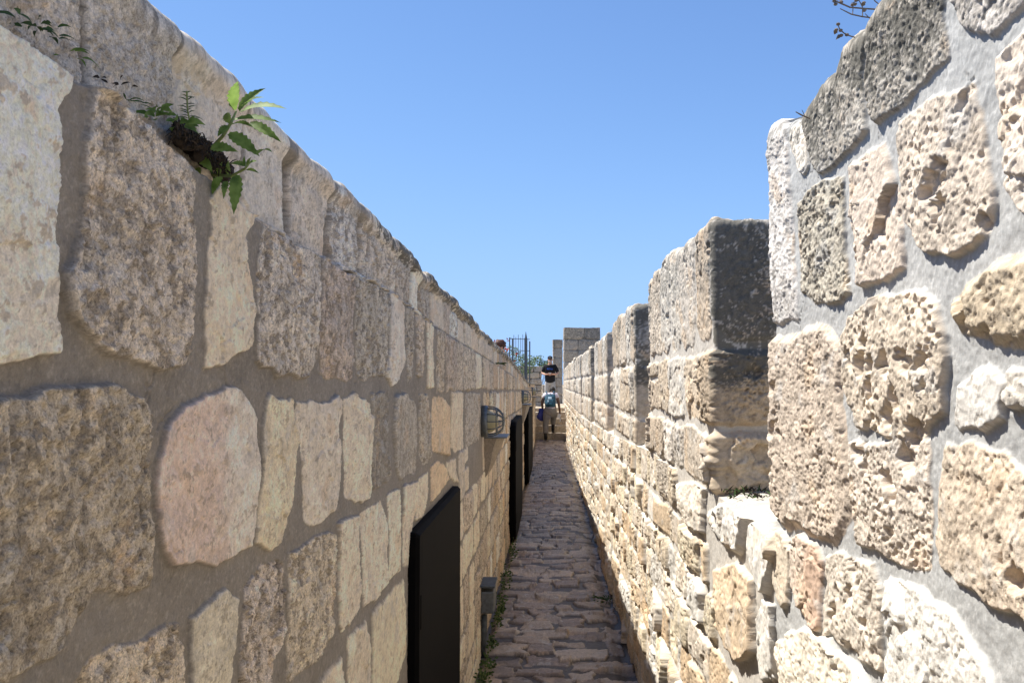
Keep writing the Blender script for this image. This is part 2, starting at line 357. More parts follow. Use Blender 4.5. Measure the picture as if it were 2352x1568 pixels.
class MB:                                         # small hard-surface builder
    def __init__(s): s.bm = bmesh.new()
    def box(s, c, d, rot=None, bev=0):
        r = bmesh.ops.create_cube(s.bm, size=1); v = r['verts']
        bmesh.ops.scale(s.bm, vec=d, verts=v)
        if bev:
            e = list({e for x in v for e in x.link_edges}); rr = bmesh.ops.bevel(s.bm, geom=e, offset=bev, segments=2, affect='EDGES', profile=.6); v = list({x for f in rr['faces'] for x in f.verts} | {x for x in v if x.is_valid})
        if rot is not None: bmesh.ops.rotate(s.bm, cent=(0, 0, 0), matrix=rot, verts=v)
        bmesh.ops.translate(s.bm, vec=c, verts=v); return s
    def tube(s, pts, r, n=8, cap=True):
        pts = [Vector(p) for p in pts]; rs = r if isinstance(r, (list, tuple)) else [r] * len(pts)
        rings = []
        up = None
        for i, p in enumerate(pts):
            t = (pts[min(i + 1, len(pts) - 1)] - pts[max(i - 1, 0)]).normalized()
            if up is None: up = t.orthogonal().normalized()
            up = (up - t * up.dot(t)).normalized(); w = t.cross(up)
            rings.append([s.bm.verts.new(p + (up * math.cos(a) + w * math.sin(a)) * rs[i]) for a in [2 * math.pi * k / n for k in range(n)]])
        for a, b in zip(rings, rings[1:]):
            for k in range(n): s.bm.faces.new((a[k], a[(k + 1) % n], b[(k + 1) % n], b[k]))
        if cap: s.bm.faces.new(rings[0][::-1]); s.bm.faces.new(rings[-1])
        return s
    def sphere(s, c, r, sc=(1, 1, 1), seg=16, rot=None):
        v = bmesh.ops.create_uvsphere(s.bm, u_segments=seg, v_segments=seg // 2 + 2, radius=r)['verts']
        bmesh.ops.scale(s.bm, vec=sc, verts=v)
        if rot is not None: bmesh.ops.rotate(s.bm, cent=(0, 0, 0), matrix=rot, verts=v)
        bmesh.ops.translate(s.bm, vec=c, verts=v); return v
    def quad(s, a, b, c, d, mi=0):
        f = s.bm.faces.new([s.bm.verts.new(x) for x in (a, b, c, d)]); f.material_index = mi; return f
    def build(s, name, m, parent=None, smooth=False, loc=(0, 0, 0)):
        me = bpy.data.meshes.new(name); bmesh.ops.recalc_face_normals(s.bm, faces=s.bm.faces); s.bm.to_mesh(me); s.bm.free()
        if smooth: me.polygons.foreach_set('use_smooth', [True] * len(me.polygons))
        return link(name, me, m, parent, loc)

# ================================================================= LEFT WALL
XL, XR = -0.42, 0.49
def LW(pts): return [on_wall(x, y, XL) for x, y in pts]
def RW(pts): return [on_wall(x, y, XR) for x, y in pts]
def c6(pts): return [(574.2 + .2871 * x, 900.4 + .2871 * y) for x, y in pts]
def c5(pts): return [(574.2 + .2871 * x, 450.2 + .2871 * y) for x, y in pts]
LTOP = [(-2, .43), (.7, .43), (1.2, .42), (1.7, .405), (2.0, .40), (2.5, .385), (3.2, .37), (4.6, .335), (6, .30), (8.4, .262), (11, .19), (13, .11), (15.3, .03), (17, .0), (21, -.02), (24.3, -.03)]
LLEDGE = [(-2, .29), (.75, .285), (.95, .275), (1.15, .25), (1.6, .245), (2.2, .25), (3, .22), (4, .20), (6, .165), (8, .12), (11, .06), (15, -.08), (24.3, -.15)]
def interp(T, y): return EYE + np.interp(y, [a for a, b in T], [b for a, b in T])
def rock(n1): return n1
left_tr = []
def la(pts, **k):
    k['pro'] = k.get('pro', .012) * .55; k.setdefault('edge', .0028); left_tr.append(Stone(LW(pts), **k))
la([(-60,-60),(6,6),(63,57),(140,100),(155,140),(150,190),(135,230),(122,260),(128,300),(124,450),(120,520),(118,650),(116,760),(112,818),(60,822),(0,828),(-60,832)], kind='smooth', col=PALE, pro=.016)
la([(205,190),(250,212),(300,247),(345,270),(395,290),(412,312),(440,370),(447,420),(443,520),(445,600),(437,680),(432,780),(415,840),(360,850),(320,840),(240,815),(195,775),(160,730),(145,680),(145,640),(165,600),(180,540),(190,470),(195,300)], kind='rough', col=(.50,.44,.37), pro=.016)
la([(480,450),(500,420),(540,430),(575,450),(583,480),(560,540),(562,590),(575,650),(577,700),(565,790),(530,815),(505,838),(465,843),(462,770),(470,640),(475,560)], kind='smooth', col=CREAM, pro=.014)
la([(600,505),(640,510),(700,560),(732,585),(728,700),(725,820),(700,862),(682,870),(665,855),(630,862),(620,845),(592,838),(583,825),(585,740),(592,620)], kind='rough', col=(.52,.47,.41), pro=.014)
la([(737,575),(770,585),(785,620),(808,630),(810,680),(808,870),(795,873),(775,870),(750,868),(730,850),(733,700)], kind='rough', col=(.47,.40,.34))
la([(812,630),(835,635),(880,660),(892,690),(888,860),(860,865),(830,872),(818,860),(814,800)], kind='rough', col=GREY)
la([(895,665),(915,675),(928,700),(930,830),(915,870),(895,885),(885,865),(893,800)], kind='smooth', col=(.54,.49,.42))
la([(932,695),(948,700),(946,860),(935,880),(932,800)], kind='rough', col=GREY)
la([(953,710),(972,720),(975,850),(970,865),(955,860)], kind='rough', col=(.5,.44,.37))
la([(978,735),(996,740),(994,890),(980,890)], kind='smooth', col=CREAM)
la([(-60,910),(30,915),(110,895),(180,893),(250,893),(310,905),(330,940),(335,1100),(339,1342),(287,1353),(215,1348),(178,1428),(115,1500),(40,1545),(-60,1600)], kind='rough', col=(.40,.35,.28), pro=.018)
la([(410,930),(395,945),(372,980),(362,1050),(357,1130),(356,1190),(362,1240),(388,1292),(440,1280),(490,1300),(530,1280),(575,1250),(585,1190),(588,1040),(583,960),(560,910),(530,885),(480,905),(440,925)], kind='smooth', col=(.56,.445,.375), col2=(.60,.54,.47), pro=.016)
la([(611,909),(666,918),(682,1012),(674,1073),(666,1173),(640,1245),(617,1259),(583,1245),(590,1130),(600,980)], kind='smooth', col=(.60,.52,.39))
la([(677,929),(709,920),(752,926),(772,906),(781,918),(772,986),(776,1101),(766,1167),(746,1187),(718,1210),(698,1193),(692,1101),(689,1024),(677,1009)], kind='smooth', col=(.55,.49,.41))
la(c6([(740,50),(840,10),(930,100),(955,200),(945,850),(880,860),(800,870),(755,850),(750,500),(740,200)]), kind='smooth', col=CREAM)
la(c6([(965,10),(1100,0),(1110,300),(1110,700),(1040,740),(965,770),(958,400)]), kind='rough', col=DGREY)
la(c6([(1150,30),(1230,5),(1320,90),(1340,300),(1330,650),(1260,660),(1190,690),(1165,600),(1140,300)]), kind='grain', col=GREY)
la(c6([(1350,20),(1410,20),(1440,200),(1445,520),(1380,590),(1350,500),(1345,200)]), kind='rough', col=GREY)
la(c6([(1460,40),(1540,40),(1590,120),(1580,500),(1540,490),(1460,470),(1450,200)]), kind='smooth', col=TAN)
la(c6([(1600,0),(1690,0),(1700,450),(1640,480),(1600,440)]), kind='smooth', col=CREAM)
la(c6([(1715,0),(1830,10),(1840,370),(1720,440)]), kind='rough', col=GREY)
la([(408,1434),(414,1491),(410,1620),(400,1800),(150,1900),(140,1640),(172,1575),(215,1510),(330,1462)], kind='rough', col=(.52,.45,.36))
la([(433,1408),(516,1353),(542,1376),(540,1448),(528,1566),(515,1700),(430,1760),(433,1560)], kind='smooth', col=(.55,.50,.40))
la([(557,1356),(600,1295),(650,1290),(652,1350),(643,1477),(623,1520),(620,1568),(600,1640),(548,1700),(550,1500)], kind='rough', col=(.55,.48,.41))
la([(660,1268),(715,1242),(746,1225),(761,1222),(766,1274),(769,1317),(764,1390),(762,1460),(720,1520),(655,1568)], kind='rough', col=(.55,.48,.38))
la([(772,1202),(821,1182),(821,1253),(829,1350),(822,1400),(805,1425),(780,1450),(775,1420)], kind='smooth', col=CREAM)
la([(828,1176),(873,1150),(886,1202),(884,1274),(884,1340),(860,1375),(832,1395),(830,1280)], kind='smooth', col=CREAM)
la([(887,1136),(913,1124),(917,1202),(916,1311),(890,1331),(893,1259),(890,1187)], kind='smooth', col=(.62,.55,.43))
la([(923,1118),(959,1104),(959,1159),(944,1202),(941,1297),(924,1297)], kind='smooth', col=CREAM)
la(c6([(1345,690),(1425,640),(1420,850),(1390,980),(1315,1020),(1340,850)]), kind='smooth', col=CREAM)
la(c6([(1440,600),(1500,545),(1560,600),(1585,690),(1500,820),(1445,860)]), kind='smooth', col=TAN)
la(c6([(1560,560),(1640,530),(1650,680),(1660,720),(1600,690),(1570,620)]), kind='smooth', col=CREAM)
la([(852,1407),(925,1329),(929,1416),(933,1498),(908,1565),(880,1640),(850,1640)], kind='smooth', col=(.60,.53,.40))
la([(795,1461),(838,1428),(844,1494),(846,1600),(800,1620)], kind='smooth', col=CREAM)
la([(730,1565),(780,1511),(784,1600),(730,1700)], kind='smooth', col=CREAM)
# upper course slabs, thin joints
def slab(x0, x1, **k):
    k['pro'] = k.get('pro', .01) + .012
    # slab between two joints given by picture columns; follows the ledge and the top
    y0 = on_wall(x0, 500, XL)[0]; y1 = on_wall(x1, 500, XL)[0]
    n = 6; ys = np.linspace(y0, y1, n); lo = interp(LLEDGE, ys) - .01; hi = np.full(n, EYE + .55)
    left_tr.append(Stone([(a, b) for a, b in zip(ys, lo)] + [(a, b) for a, b in zip(ys[::-1], hi)], edge=.0035, **k))
slab(-400, 60, kind='grain', col=GREY, wea=.1)
slab(62, 263.5, kind='grain', col=(.47, .42, .36), pro=.010)
slab(270.5, 451, kind='grain', col=(.46, .42, .37), pro=.014)
slab(460, 604, kind='smooth', col=(.52, .46, .39), pro=.010)
slab(609, 692, kind='smooth', col=(.54, .49, .42), pro=.014)
slab(712, 785, kind='smooth', col=(.54, .47, .39), pro=.012, wea=.15)
slab(791, 840, kind='rough', col=(.52, .48, .43), pro=.012, wea=.12)
slab(848, 922, kind='rough', col=(.52, .46, .39), pro=.014)
slab(924, 956, kind='rough', col=(.45, .40, .34), pro=.010)
slab(959, 972, kind='smooth', col=PALE, pro=.012)
slab(975, 997, kind='rough', col=GREY, pro=.010)
KL = ['smooth', 'smooth', 'rough', 'rough', 'grain']
CL = [CREAM, (.50,.44,.36), GREY, (.55,.48,.38), (.47,.42,.35), TAN, (.42,.36,.29), PALE, (.52,.43,.33), (.44,.38,.32)]
def pickL(u, h):
    k = random.choice(KL); c = random.choice(CL)
    if u > 6 and random.random() < .5: c = tuple(a * b for a, b in zip(c, (.95, .86, .74)))
    if u < 5 and h < 1.2: k, c = random.choice([('smooth', CREAM), ('smooth', (.58,.50,.39)), ('rough', (.5,.43,.35))])
    return dict(kind=k, col=c, pro=random.uniform(.004, .014), edge=.0035, wea=max(0, random.uniform(-.2, .16)))
def wavL(base):
    return lambda u: float(interp(LLEDGE, u)) - EYE - .22 if u > 3 else 0
lst = list(left_tr)
# lower courses everywhere a traced stone does not already sit
lst += courses(-2, 24.2, [EYE - .55, EYE - .31, EYE - .05], .2, .42, .022, pickL, left_tr, wav=lambda u: (-.25 * max(0, min(1, (u - 5) / 14))) * .5)
lst += courses(-2, 24.2, [.0, .24, .46, .70, .90, EYE - .55], .16, .40, .022, pickL, left_tr, wav=lambda u: (-.25 * max(0, min(1, (u - 5) / 14))) * .3 if u > 5 else 0)
# course A (eye level to ledge) and top course beyond the traced part
u = 3.06
while u < 24.2:
    L = random.uniform(.22, .5); ul = u + L - random.uniform(.008, .03); ys = np.linspace(u, ul, 4)
    lo = EYE - .03 - .12 * np.clip((ys - 5) / 14, 0, 1); hi = interp(LLEDGE, ys) - .012
    lst.append(Stone([(a, b + random.uniform(-.01, .01)) for a, b in zip(ys, lo)] + [(a, b) for a, b in zip(ys[::-1], hi[::-1])], **pickL(u, EYE)))
    u += L
u = 3.05
while u < 24.2:
    L = random.uniform(.2, .45); ul = u + L - random.uniform(.004, .014); ys = np.linspace(u, ul, 4)
    lo = interp(LLEDGE, ys) + .0; hi = interp(LTOP, ys) - .035 + random.uniform(-.012, .012)
    d = pickL(u, EYE + .2); d['edge'] = .004; d['pro'] += .012
    lst.append(Stone([(a, b) for a, b in zip(ys, lo)] + [(a, b) for a, b in zip(ys[::-1], hi[::-1])], **d))
    u += L
# rough coping crumbs along the top
u = 2.0
while u < 24.2:
    L = random.uniform(.08, .26); t = float(interp(LTOP, u + L / 2))
    lst.append(Stone(blob(u + .006, u + L - .006, t - .033, t + .14, .1), kind='rubble', col=random.choice([DGREY, GREY, (.34,.30,.25), (.5,.45,.38)]), pro=random.uniform(.002, .02), wea=.3))
    u += L

def spaced(a, b, step):                            # monotone list with local step function
    r = [a]
    while r[-1] < b: r.append(r[-1] + step(r[-1]))
    r = np.array(r); return a + (r - a) * (b - a) / (r[-1] - a)
def wall_sheet(gm, x0, side, ys, rows, stones, mortar, topfn, thick, rad, weafn, basefn=None, tint=(1.47, 1.45, 1.40)):
    """side=-1: wall on the left (faces +x); side=+1: wall on the right (faces -x)"""
    nc = len(ys); top = topfn(ys)
    rmax = rows[-1]
    Hf = rows[:, None] * ((top - rad) / rmax)[None, :]
    ph = np.linspace(0, 1, 9)[1:] * math.pi / 2
    nt = 14; ins = np.linspace(0, 1, nt + 1)[1:] ** 1.5 * (thick - 2 * rad)
    # arc rows & top rows, unwrapped height keeps growing
    nx = [np.zeros((len(rows), nc))]; off = nx
    X = [np.zeros((len(rows), nc))]; Z = [Hf]; NX = [np.ones((len(rows), nc))]; NZ = [np.zeros((len(rows), nc))]; HU = [Hf]
    for p in ph:
        X.append(np.full((1, nc), rad * (1 - math.cos(p)))); Z.append((top - rad + rad * math.sin(p))[None, :])
        NX.append(np.full((1, nc), math.cos(p))); NZ.append(np.full((1, nc), math.sin(p))); HU.append((top - rad + rad * p)[None, :])
    for s_ in ins:
        X.append(np.full((1, nc), rad + s_)); Z.append(top[None, :]); NX.append(np.zeros((1, nc))); NZ.append(np.ones((1, nc))); HU.append((top - rad + rad * 1.57 + s_)[None, :])
    for p in np.linspace(0, 1, 4)[1:] * math.pi / 2:
        X.append(np.full((1, nc), thick - rad + rad * math.sin(p))); Z.append((top - rad + rad * math.cos(p))[None, :]); NX.append(np.full((1, nc), -math.sin(p))); NZ.append(np.full((1, nc), math.cos(p))); HU.append((top + thick + rad * p)[None, :])
    X.append(np.full((1, nc), thick)); Z.append(np.zeros((1, nc)) - .5); NX.append(-np.ones((1, nc))); NZ.append(np.zeros((1, nc))); HU.append((top + thick + 1.5)[None, :])
    X, Z, NX, NZ, HU = (np.concatenate(a, 0) for a in (X, Z, NX, NZ, HU))
    base = basefn(np.broadcast_to(ys, HU.shape), HU) if basefn else None
    rel, col, gr = field(ys, HU, stones, mortar, weafn, base=(None if base is None else -.014 * sstep(-.004, .004, HU - interp(LLEDGE, ys)[None, :])), tint=tint, streak=.55)
    if base is not None:
        lv = .020 + .006 * fbm(np.broadcast_to(ys, HU.shape), HU, 16, 3, 2); q_ = sstep(-.045, -.012, HU - top[None, :]); rel = rel + q_ * np.maximum(0, lv - rel) * .9
    if base is not None: X = X - base
    P = np.stack([x0 + side * (X - rel * NX), np.broadcast_to(ys, X.shape), Z + rel * NZ], -1)
    gm.add(P, col, flip=(side > 0), gr=gr)

def ltopfn(y):
    n = fbm(y, y * 0 + 3.3, 2.2, 3, 2) * .012 + fbm(y, y * 0 + 1.3, 12, 3, 4) * np.interp(y, [1.2, 2.5], [.004, .012])
    return interp(LTOP, y) + n + (np.floor(vnoise(y * 5.3, y * 0 + 2.2, 1) * 4) / 4 - .4) * np.interp(y, [1.5, 2.5], [0, .028])
def lbase(u, h):
    rec = np.interp(u, [0, 1.5, 1.95, 3.5, 24], [.045, .04, .022, .014, .012])
    led = interp(LLEDGE, u)
    return -rec * sstep(-.004, .004, h - led + .014 + .004 * fbm(u, h, 20, 2, 3))
def lwea(u, h):
    return .30 * sstep(.06, 0, interp(LTOP, u) - h) * sstep(1.5, 2.5, u) + .08 * sstep(EYE - .1, EYE + .3, h)
g = GridMesh()
MORT_L = (.285, .255, .215)
px = 1 / 826.0
rowsA = np.concatenate([np.linspace(0, .6, 60)[:-1], spaced(.6, EYE - .45, lambda h: .0052), spaced(EYE - .45, EYE + .5, lambda h: .0017)[1:]])
colsA = np.concatenate([spaced(-1.2, .55, lambda y: .012)[:-1], spaced(.55, 3.05, lambda y: max(.0014, .5 * y * y * px / .42))])
wall_sheet(g, XL, -1, colsA, rowsA, lst, MORT_L, ltopfn, .38, .012, lwea, lbase)
rowsB = spaced(0, EYE + .45, lambda h: .0055)
wall_sheet(g, XL, -1, spaced(3.05, 8, lambda y: min(.011, .4 * y * y * px / .42)), rowsB, lst, MORT_L, ltopfn, .38, .012, lwea, lbase)
wall_sheet(g, XL, -1, spaced(8, 24.3, lambda y: .016), spaced(0, EYE + .45, lambda h: .011), lst, MORT_L, ltopfn, .38, .012, lwea, lbase)
for a, b in ((-1.2, 8), (8, 13), (13, 24.28)):
    g.box(XL - .34, XL - .075, a + .02, b - .02, -.4, float(interp(LTOP, b)) - .07)
lw = g.build('stone_wall', STONE)
tag(lw, 'long shaded stone wall of tall blocks with wide mortar joints, left of the path', 'wall')

# ================================================================= RIGHT BATTLEMENT WALL
right_tr = []
def ra(pts, **k):
    k['pro'] = k.get('pro', .012) * .52; k['col'] = tuple(min(.8, c * 1.10) for c in k['col']); k.setdefault('edge', .005); right_tr.append(Stone(RW(pts), **k))
ra([(1746,325),(1760,280),(1790,270),(1808,290),(1815,360),(1822,480),(1828,600),(1832,650),(1836,735),(1767,746),(1700,750),(1690,600),(1680,450),(1690,300)], kind='grain', col=(.62,.58,.53), pro=.028, edge=.008)
ra([(1816,290),(1837,285),(1860,324),(1860,382),(1849,402),(1832,382),(1820,345)], kind='smooth', col=PALE, pro=.012, wea=.15)
ra([(1843,240),(1870,220),(1895,180),(1915,150),(1936,90),(1965,40),(2005,30),(1996,110),(1988,180),(1995,270),(1998,300),(1960,345),(1925,375),(1890,400),(1880,385),(1862,330),(1852,290)], kind='grain', col=GREY, pro=.022, wea=.30)
ra([(2000,-80),(2165,-80),(2182,80),(2185,123),(2136,184),(2093,230),(2058,258),(2024,284),(2012,258),(2001,201),(2010,129),(2006,20)], kind='grain', col=GREY, pro=.024, wea=.28)
ra([(2190,-120),(2195,0),(2225,65),(2280,85),(2311,70),(2352,25),(2420,-60),(2420,-120)], kind='pitted', col=(.58,.53,.47), pro=.018, wea=.22)
ra([(1838,470),(1860,440),(1900,412),(1940,410),(1942,500),(1950,600),(1958,674),(1925,697),(1880,700),(1845,674),(1838,600),(1834,520)], kind='rough', col=(.50,.45,.36), pro=.016, wea=.22)
ra([(1952,382),(1990,350),(2038,327),(2055,400),(2070,450),(2073,479),(2082,611),(2040,645),(1981,662),(1963,560),(1952,470)], kind='rubble', col=(.62,.52,.42), pro=.020, edge=.007)
ra([(2070,287),(2148,224),(2240,184),(2265,258),(2280,373),(2288,448),(2288,465),(2277,522),(2237,571),(2193,591),(2153,582),(2119,565),(2093,508),(2087,450),(2072,400),(2068,330)], kind='pitted', col=(.60,.51,.41), pro=.020)
ra([(2297,138),(2352,80),(2450,0),(2450,560),(2352,480),(2320,430),(2312,316),(2300,230)], kind='rubble', col=(.64,.55,.45), pro=.020)
ra([(2188,694),(2222,651),(2280,600),(2352,576),(2450,560),(2450,830),(2352,803),(2308,800),(2250,775),(2214,760),(2195,730)], kind='pitted', col=(.55,.45,.32), pro=.034, edge=.02)
ra([(1945,775),(1965,725),(2000,698),(2041,674),(2124,665),(2162,694),(2173,757),(2185,823),(2176,900),(2176,943),(2125,1000),(2060,1003),(1975,980),(1955,930),(1940,880),(1945,820)], kind='pitted', col=(.64,.54,.42), pro=.024)
ra([(1745,775),(1826,769),(1878,740),(1906,749),(1935,789),(1944,824),(1938,918),(1947,1015),(1958,1101),(1961,1173),(1921,1259),(1880,1240),(1849,1216),(1811,1216),(1776,1159),(1764,1044),(1740,930),(1730,850)], kind='pitted', col=(.58,.48,.38), pro=.032, wea=.06, edge=.02)
ra([(1964,1010),(2015,1021),(2079,998),(2136,1007),(2142,1130),(2139,1320),(2079,1302),(2036,1268),(1978,1245),(1964,1159),(1960,1073)], kind='pitted', col=(.63,.54,.44), pro=.018)
ra([(2173,1010),(2308,1038),(2352,1073),(2460,1120),(2460,1480),(2352,1420),(2250,1370),(2214,1348),(2165,1308),(2148,1245),(2155,1130)], kind='pitted', col=(.61,.50,.38), pro=.018)
ra([(2211,881),(2268,843),(2317,875),(2316,952),(2265,989),(2213,986),(2199,966),(2205,930)], kind='smooth', col=WHITE, pro=.018)
ra([(2325,850),(2460,850),(2460,930),(2340,935),(2322,915)], kind='rubble', col=PALE, pro=.016)
ra([(1901,1279),(1935,1267),(2015,1296),(2033,1376),(2038,1549),(1993,1520),(1944,1477),(1921,1448),(1903,1457)], kind='pitted', col=(.64,.56,.46), pro=.020)
ra([(2047,1325),(2119,1356),(2193,1405),(2268,1506),(2300,1600),(2290,1700),(2047,1700)], kind='rubble', col=WHITE, pro=.026)
ra([(1731,1204),(1763,1184),(1792,1193),(1800,1262),(1785,1319),(1771,1365),(1748,1333),(1731,1279)], kind='smooth', col=WHITE, pro=.050)
ra([(1796,1215),(1815,1225),(1828,1270),(1826,1390),(1812,1395),(1790,1340),(1794,1280)], kind='smooth', col=(.62,.53,.41), pro=.034)
ra([(1829,1240),(1850,1222),(1885,1255),(1897,1290),(1897,1440),(1880,1445),(1850,1400),(1833,1340)], kind='rubble', col=(.52,.37,.27), col2=(.60,.50,.40), pro=.030)
ra([(1792,1477),(1849,1442),(1921,1463),(1935,1491),(1993,1543),(2020,1600),(2010,1800),(1780,1800)], kind='rubble', col=(.70,.62,.50), pro=.030)
ra([(1746,1420),(1760,1376),(1789,1391),(1787,1560),(1750,1560)], kind='smooth', col=WHITE, pro=.030)
ra([(1625,1175),(1665,1150),(1751,1130),(1789,1150),(1726,1195),(1711,1274),(1665,1259),(1628,1211)], kind='rubble', col=WHITE, pro=.045, edge=.02)
ra([(1559,1110),(1605,1107),(1626,1119),(1622,1150),(1620,1225),(1605,1216),(1571,1188)], kind='rubble', col=(.68,.60,.49), pro=.045)
ra([(1640,1310),(1700,1290),(1735,1330),(1740,1500),(1700,1520),(1650,1440)], kind='rubble', col=(.62,.48,.33), pro=.040)
# merlons: near end, far end, top above the eye, sill below the eye
MER = [(-1.2, 1.83, .6, -.33), (2.46, 4.02, .50, -.33), (4.70, 6.3, .44, -.385), (7.0, 8.9, .40, -.42), (9.7, 12.2, .40, -.47), (12.95, 15.3, .42, -.50), (16.0, 19.2, .44, -.50), (19.9, 27.2, .44, -.52)]
SILL = [(-2, -.33), (4, -.33), (6, -.39), (9, -.45), (12, -.50), (28, -.52)]
def pickR(u, h):                                  # merlon stones
    k = random.choice(['pitted', 'pitted', 'rough', 'rubble', 'grain'])
    c = random.choice([(.62,.53,.42), (.58,.48,.36), (.64,.57,.48), (.55,.45,.34), (.60,.55,.47)])
    return dict(kind=k, col=c, pro=random.uniform(.006, .020), edge=random.uniform(.004, .010))
def pickU(u, h):                                  # rubble below the sill
    k = random.choice(['rubble', 'rubble', 'pitted', 'smooth', 'rough'])
    c = random.choice([(.64,.53,.39), (.60,.46,.31), WHITE, (.68,.60,.49), (.57,.42,.27), (.66,.56,.43), (.60,.52,.42), (.68,.58,.42)])
    return dict(kind=k, col=c, pro=random.choice([.002, .006, .012, .018, .030]), edge=random.uniform(.005, .014), tilt=(random.uniform(-.10, .10), random.uniform(-.09, .09)))
rst = list(right_tr)
cuts = [.0, .13, .27, .42, .56, .72, .87, 1.01, 1.16]
low = courses(-2, 27.4, cuts, .10, .40, .016, pickU, right_tr, .22, wav=lambda u: -.16 * max(0, min(1, (u - 3) / 9)) * .8)
u = -2
while u < 27.4:                                   # the course right under the sill
    L = random.uniform(.12, .34); s_ = float(interp(SILL, u + L / 2)); a = 1.17 - .128 * max(0, min(1, (u - 3) / 9))
    p = blob(u + .008, u + L - .008, a, s_ + .012, .14)
    if not any(inside_poly(T.p, x, y) for T in right_tr for x, y in p) and not any(inside_poly(p, T.c[0], T.c[1]) for T in right_tr):
        low.append(Stone(p, **pickU(u, 1)))
    u += L
rst += low
def weaR(u, h): return 0
MORT_R = (.50, .46, .40); MORT_R0 = (.41, .405, .385)
colR_near = np.concatenate([spaced(-1.2, .8, lambda y: .012)[:-1], spaced(.8, 1.83, lambda y: max(.0016, .5 * y * y * px / .49))])
colR_mid = spaced(1.83, 6.3, lambda y: max(.0028, min(.008, .4 * y * y * px / .49)))
colR_far = spaced(6.3, 27.2, lambda y: .018)
def sillfn(y): return interp(SILL, y)
root = empty('battlement_wall', (XR, 0, 0))
tag(root, 'sunlit rough limestone battlement wall with merlons, right of the path', 'wall')
def lowbase(u, h):                                # lower wall leans outwards a little and is uneven
    return .012 * fbm(u, h, 3.0, 2, 3) * sstep(EYE - .33, EYE - .45, h)
g = GridMesh()
def low_sheet(cols, rowstep, mort, far=False):
    rows = rowstep; top = sillfn(cols); Hh = rows[:, None] / rows[-1] * top[None, :]
    X = np.zeros_like(Hh); NXx = np.ones_like(Hh); NZ = np.zeros_like(Hh)
    rel, col, gr = field(cols, Hh, rst, mort, None, base=lowbase(np.broadcast_to(cols, Hh.shape), Hh))
    P = np.stack([XR - rel, np.broadcast_to(cols, Hh.shape), Hh], -1); g.add(P, col, True, gr)
    # sill top
    s = np.concatenate([[0], np.linspace(.02, .62, 26)])
    U2 = np.broadcast_to(cols, (len(s), len(cols)))
    HH = top[None, :] + s[:, None]
    r2, c2, _ = field(cols, HH, SILLST, mort, None)
    r2 = r2 * sstep(0, .05, s)[:, None]; edge = rel[-1][None, :] * (1 - sstep(0, .06, s))[:, None]
    P = np.stack([XR + s[:, None] - edge, U2, top[None, :] + r2], -1); g.add(P, c2, True)
SILLST = courses(-2, 27.4, [1.05, 1.33, 1.62, 1.95], .2, .5, .02, lambda u, h: dict(kind='rubble', col=random.choice([(.50,.46,.39), (.54,.48,.40), (.5,.44,.36)]), pro=.02))
low_sheet(colR_near, np.concatenate([np.linspace(0, .7, 70)[:-1], spaced(.7, EYE - .33, lambda h: .0026)]), MORT_R0)
low_sheet(colR_mid, spaced(0, EYE - .33, lambda h: .0042), MORT_R)
low_sheet(colR_far, spaced(0, EYE - .33, lambda h: .010), MORT_R)
g.box(XR + .09, XR + .58, -1.18, 27.1, -2.5, EYE - .60)
g.build('wall_base', STONE_R, root)
MTOP0 = [RW([p])[0] for p in [(1746,330),(1760,292),(1776,285),(1820,275),(1850,258),(1890,190),(1930,160),(1945,95),(2000,58),(2030,-5)]]
def mtop(k):
    y0, y1, t, s = MER[k]
    def f(y):
        n = fbm(y, y * 0 + 7.7 * (k + 1), 3, 3, 2) * .030 + fbm(y, y * 0 + 1.7, 14, 2, 5) * .010 + (np.floor(vnoise(y * 3.1, y * 0 + 4.4 * k, 2) * 4) / 4 - .4) * .05
        if k == 0:
            T = sorted(MTOP0); return np.interp(y, [a for a, b in T], [b for a, b in T]) + n * .25
        return EYE + t + n + .015 * np.clip((y1 - y) / (y1 - y0), 0, 1)
    return f
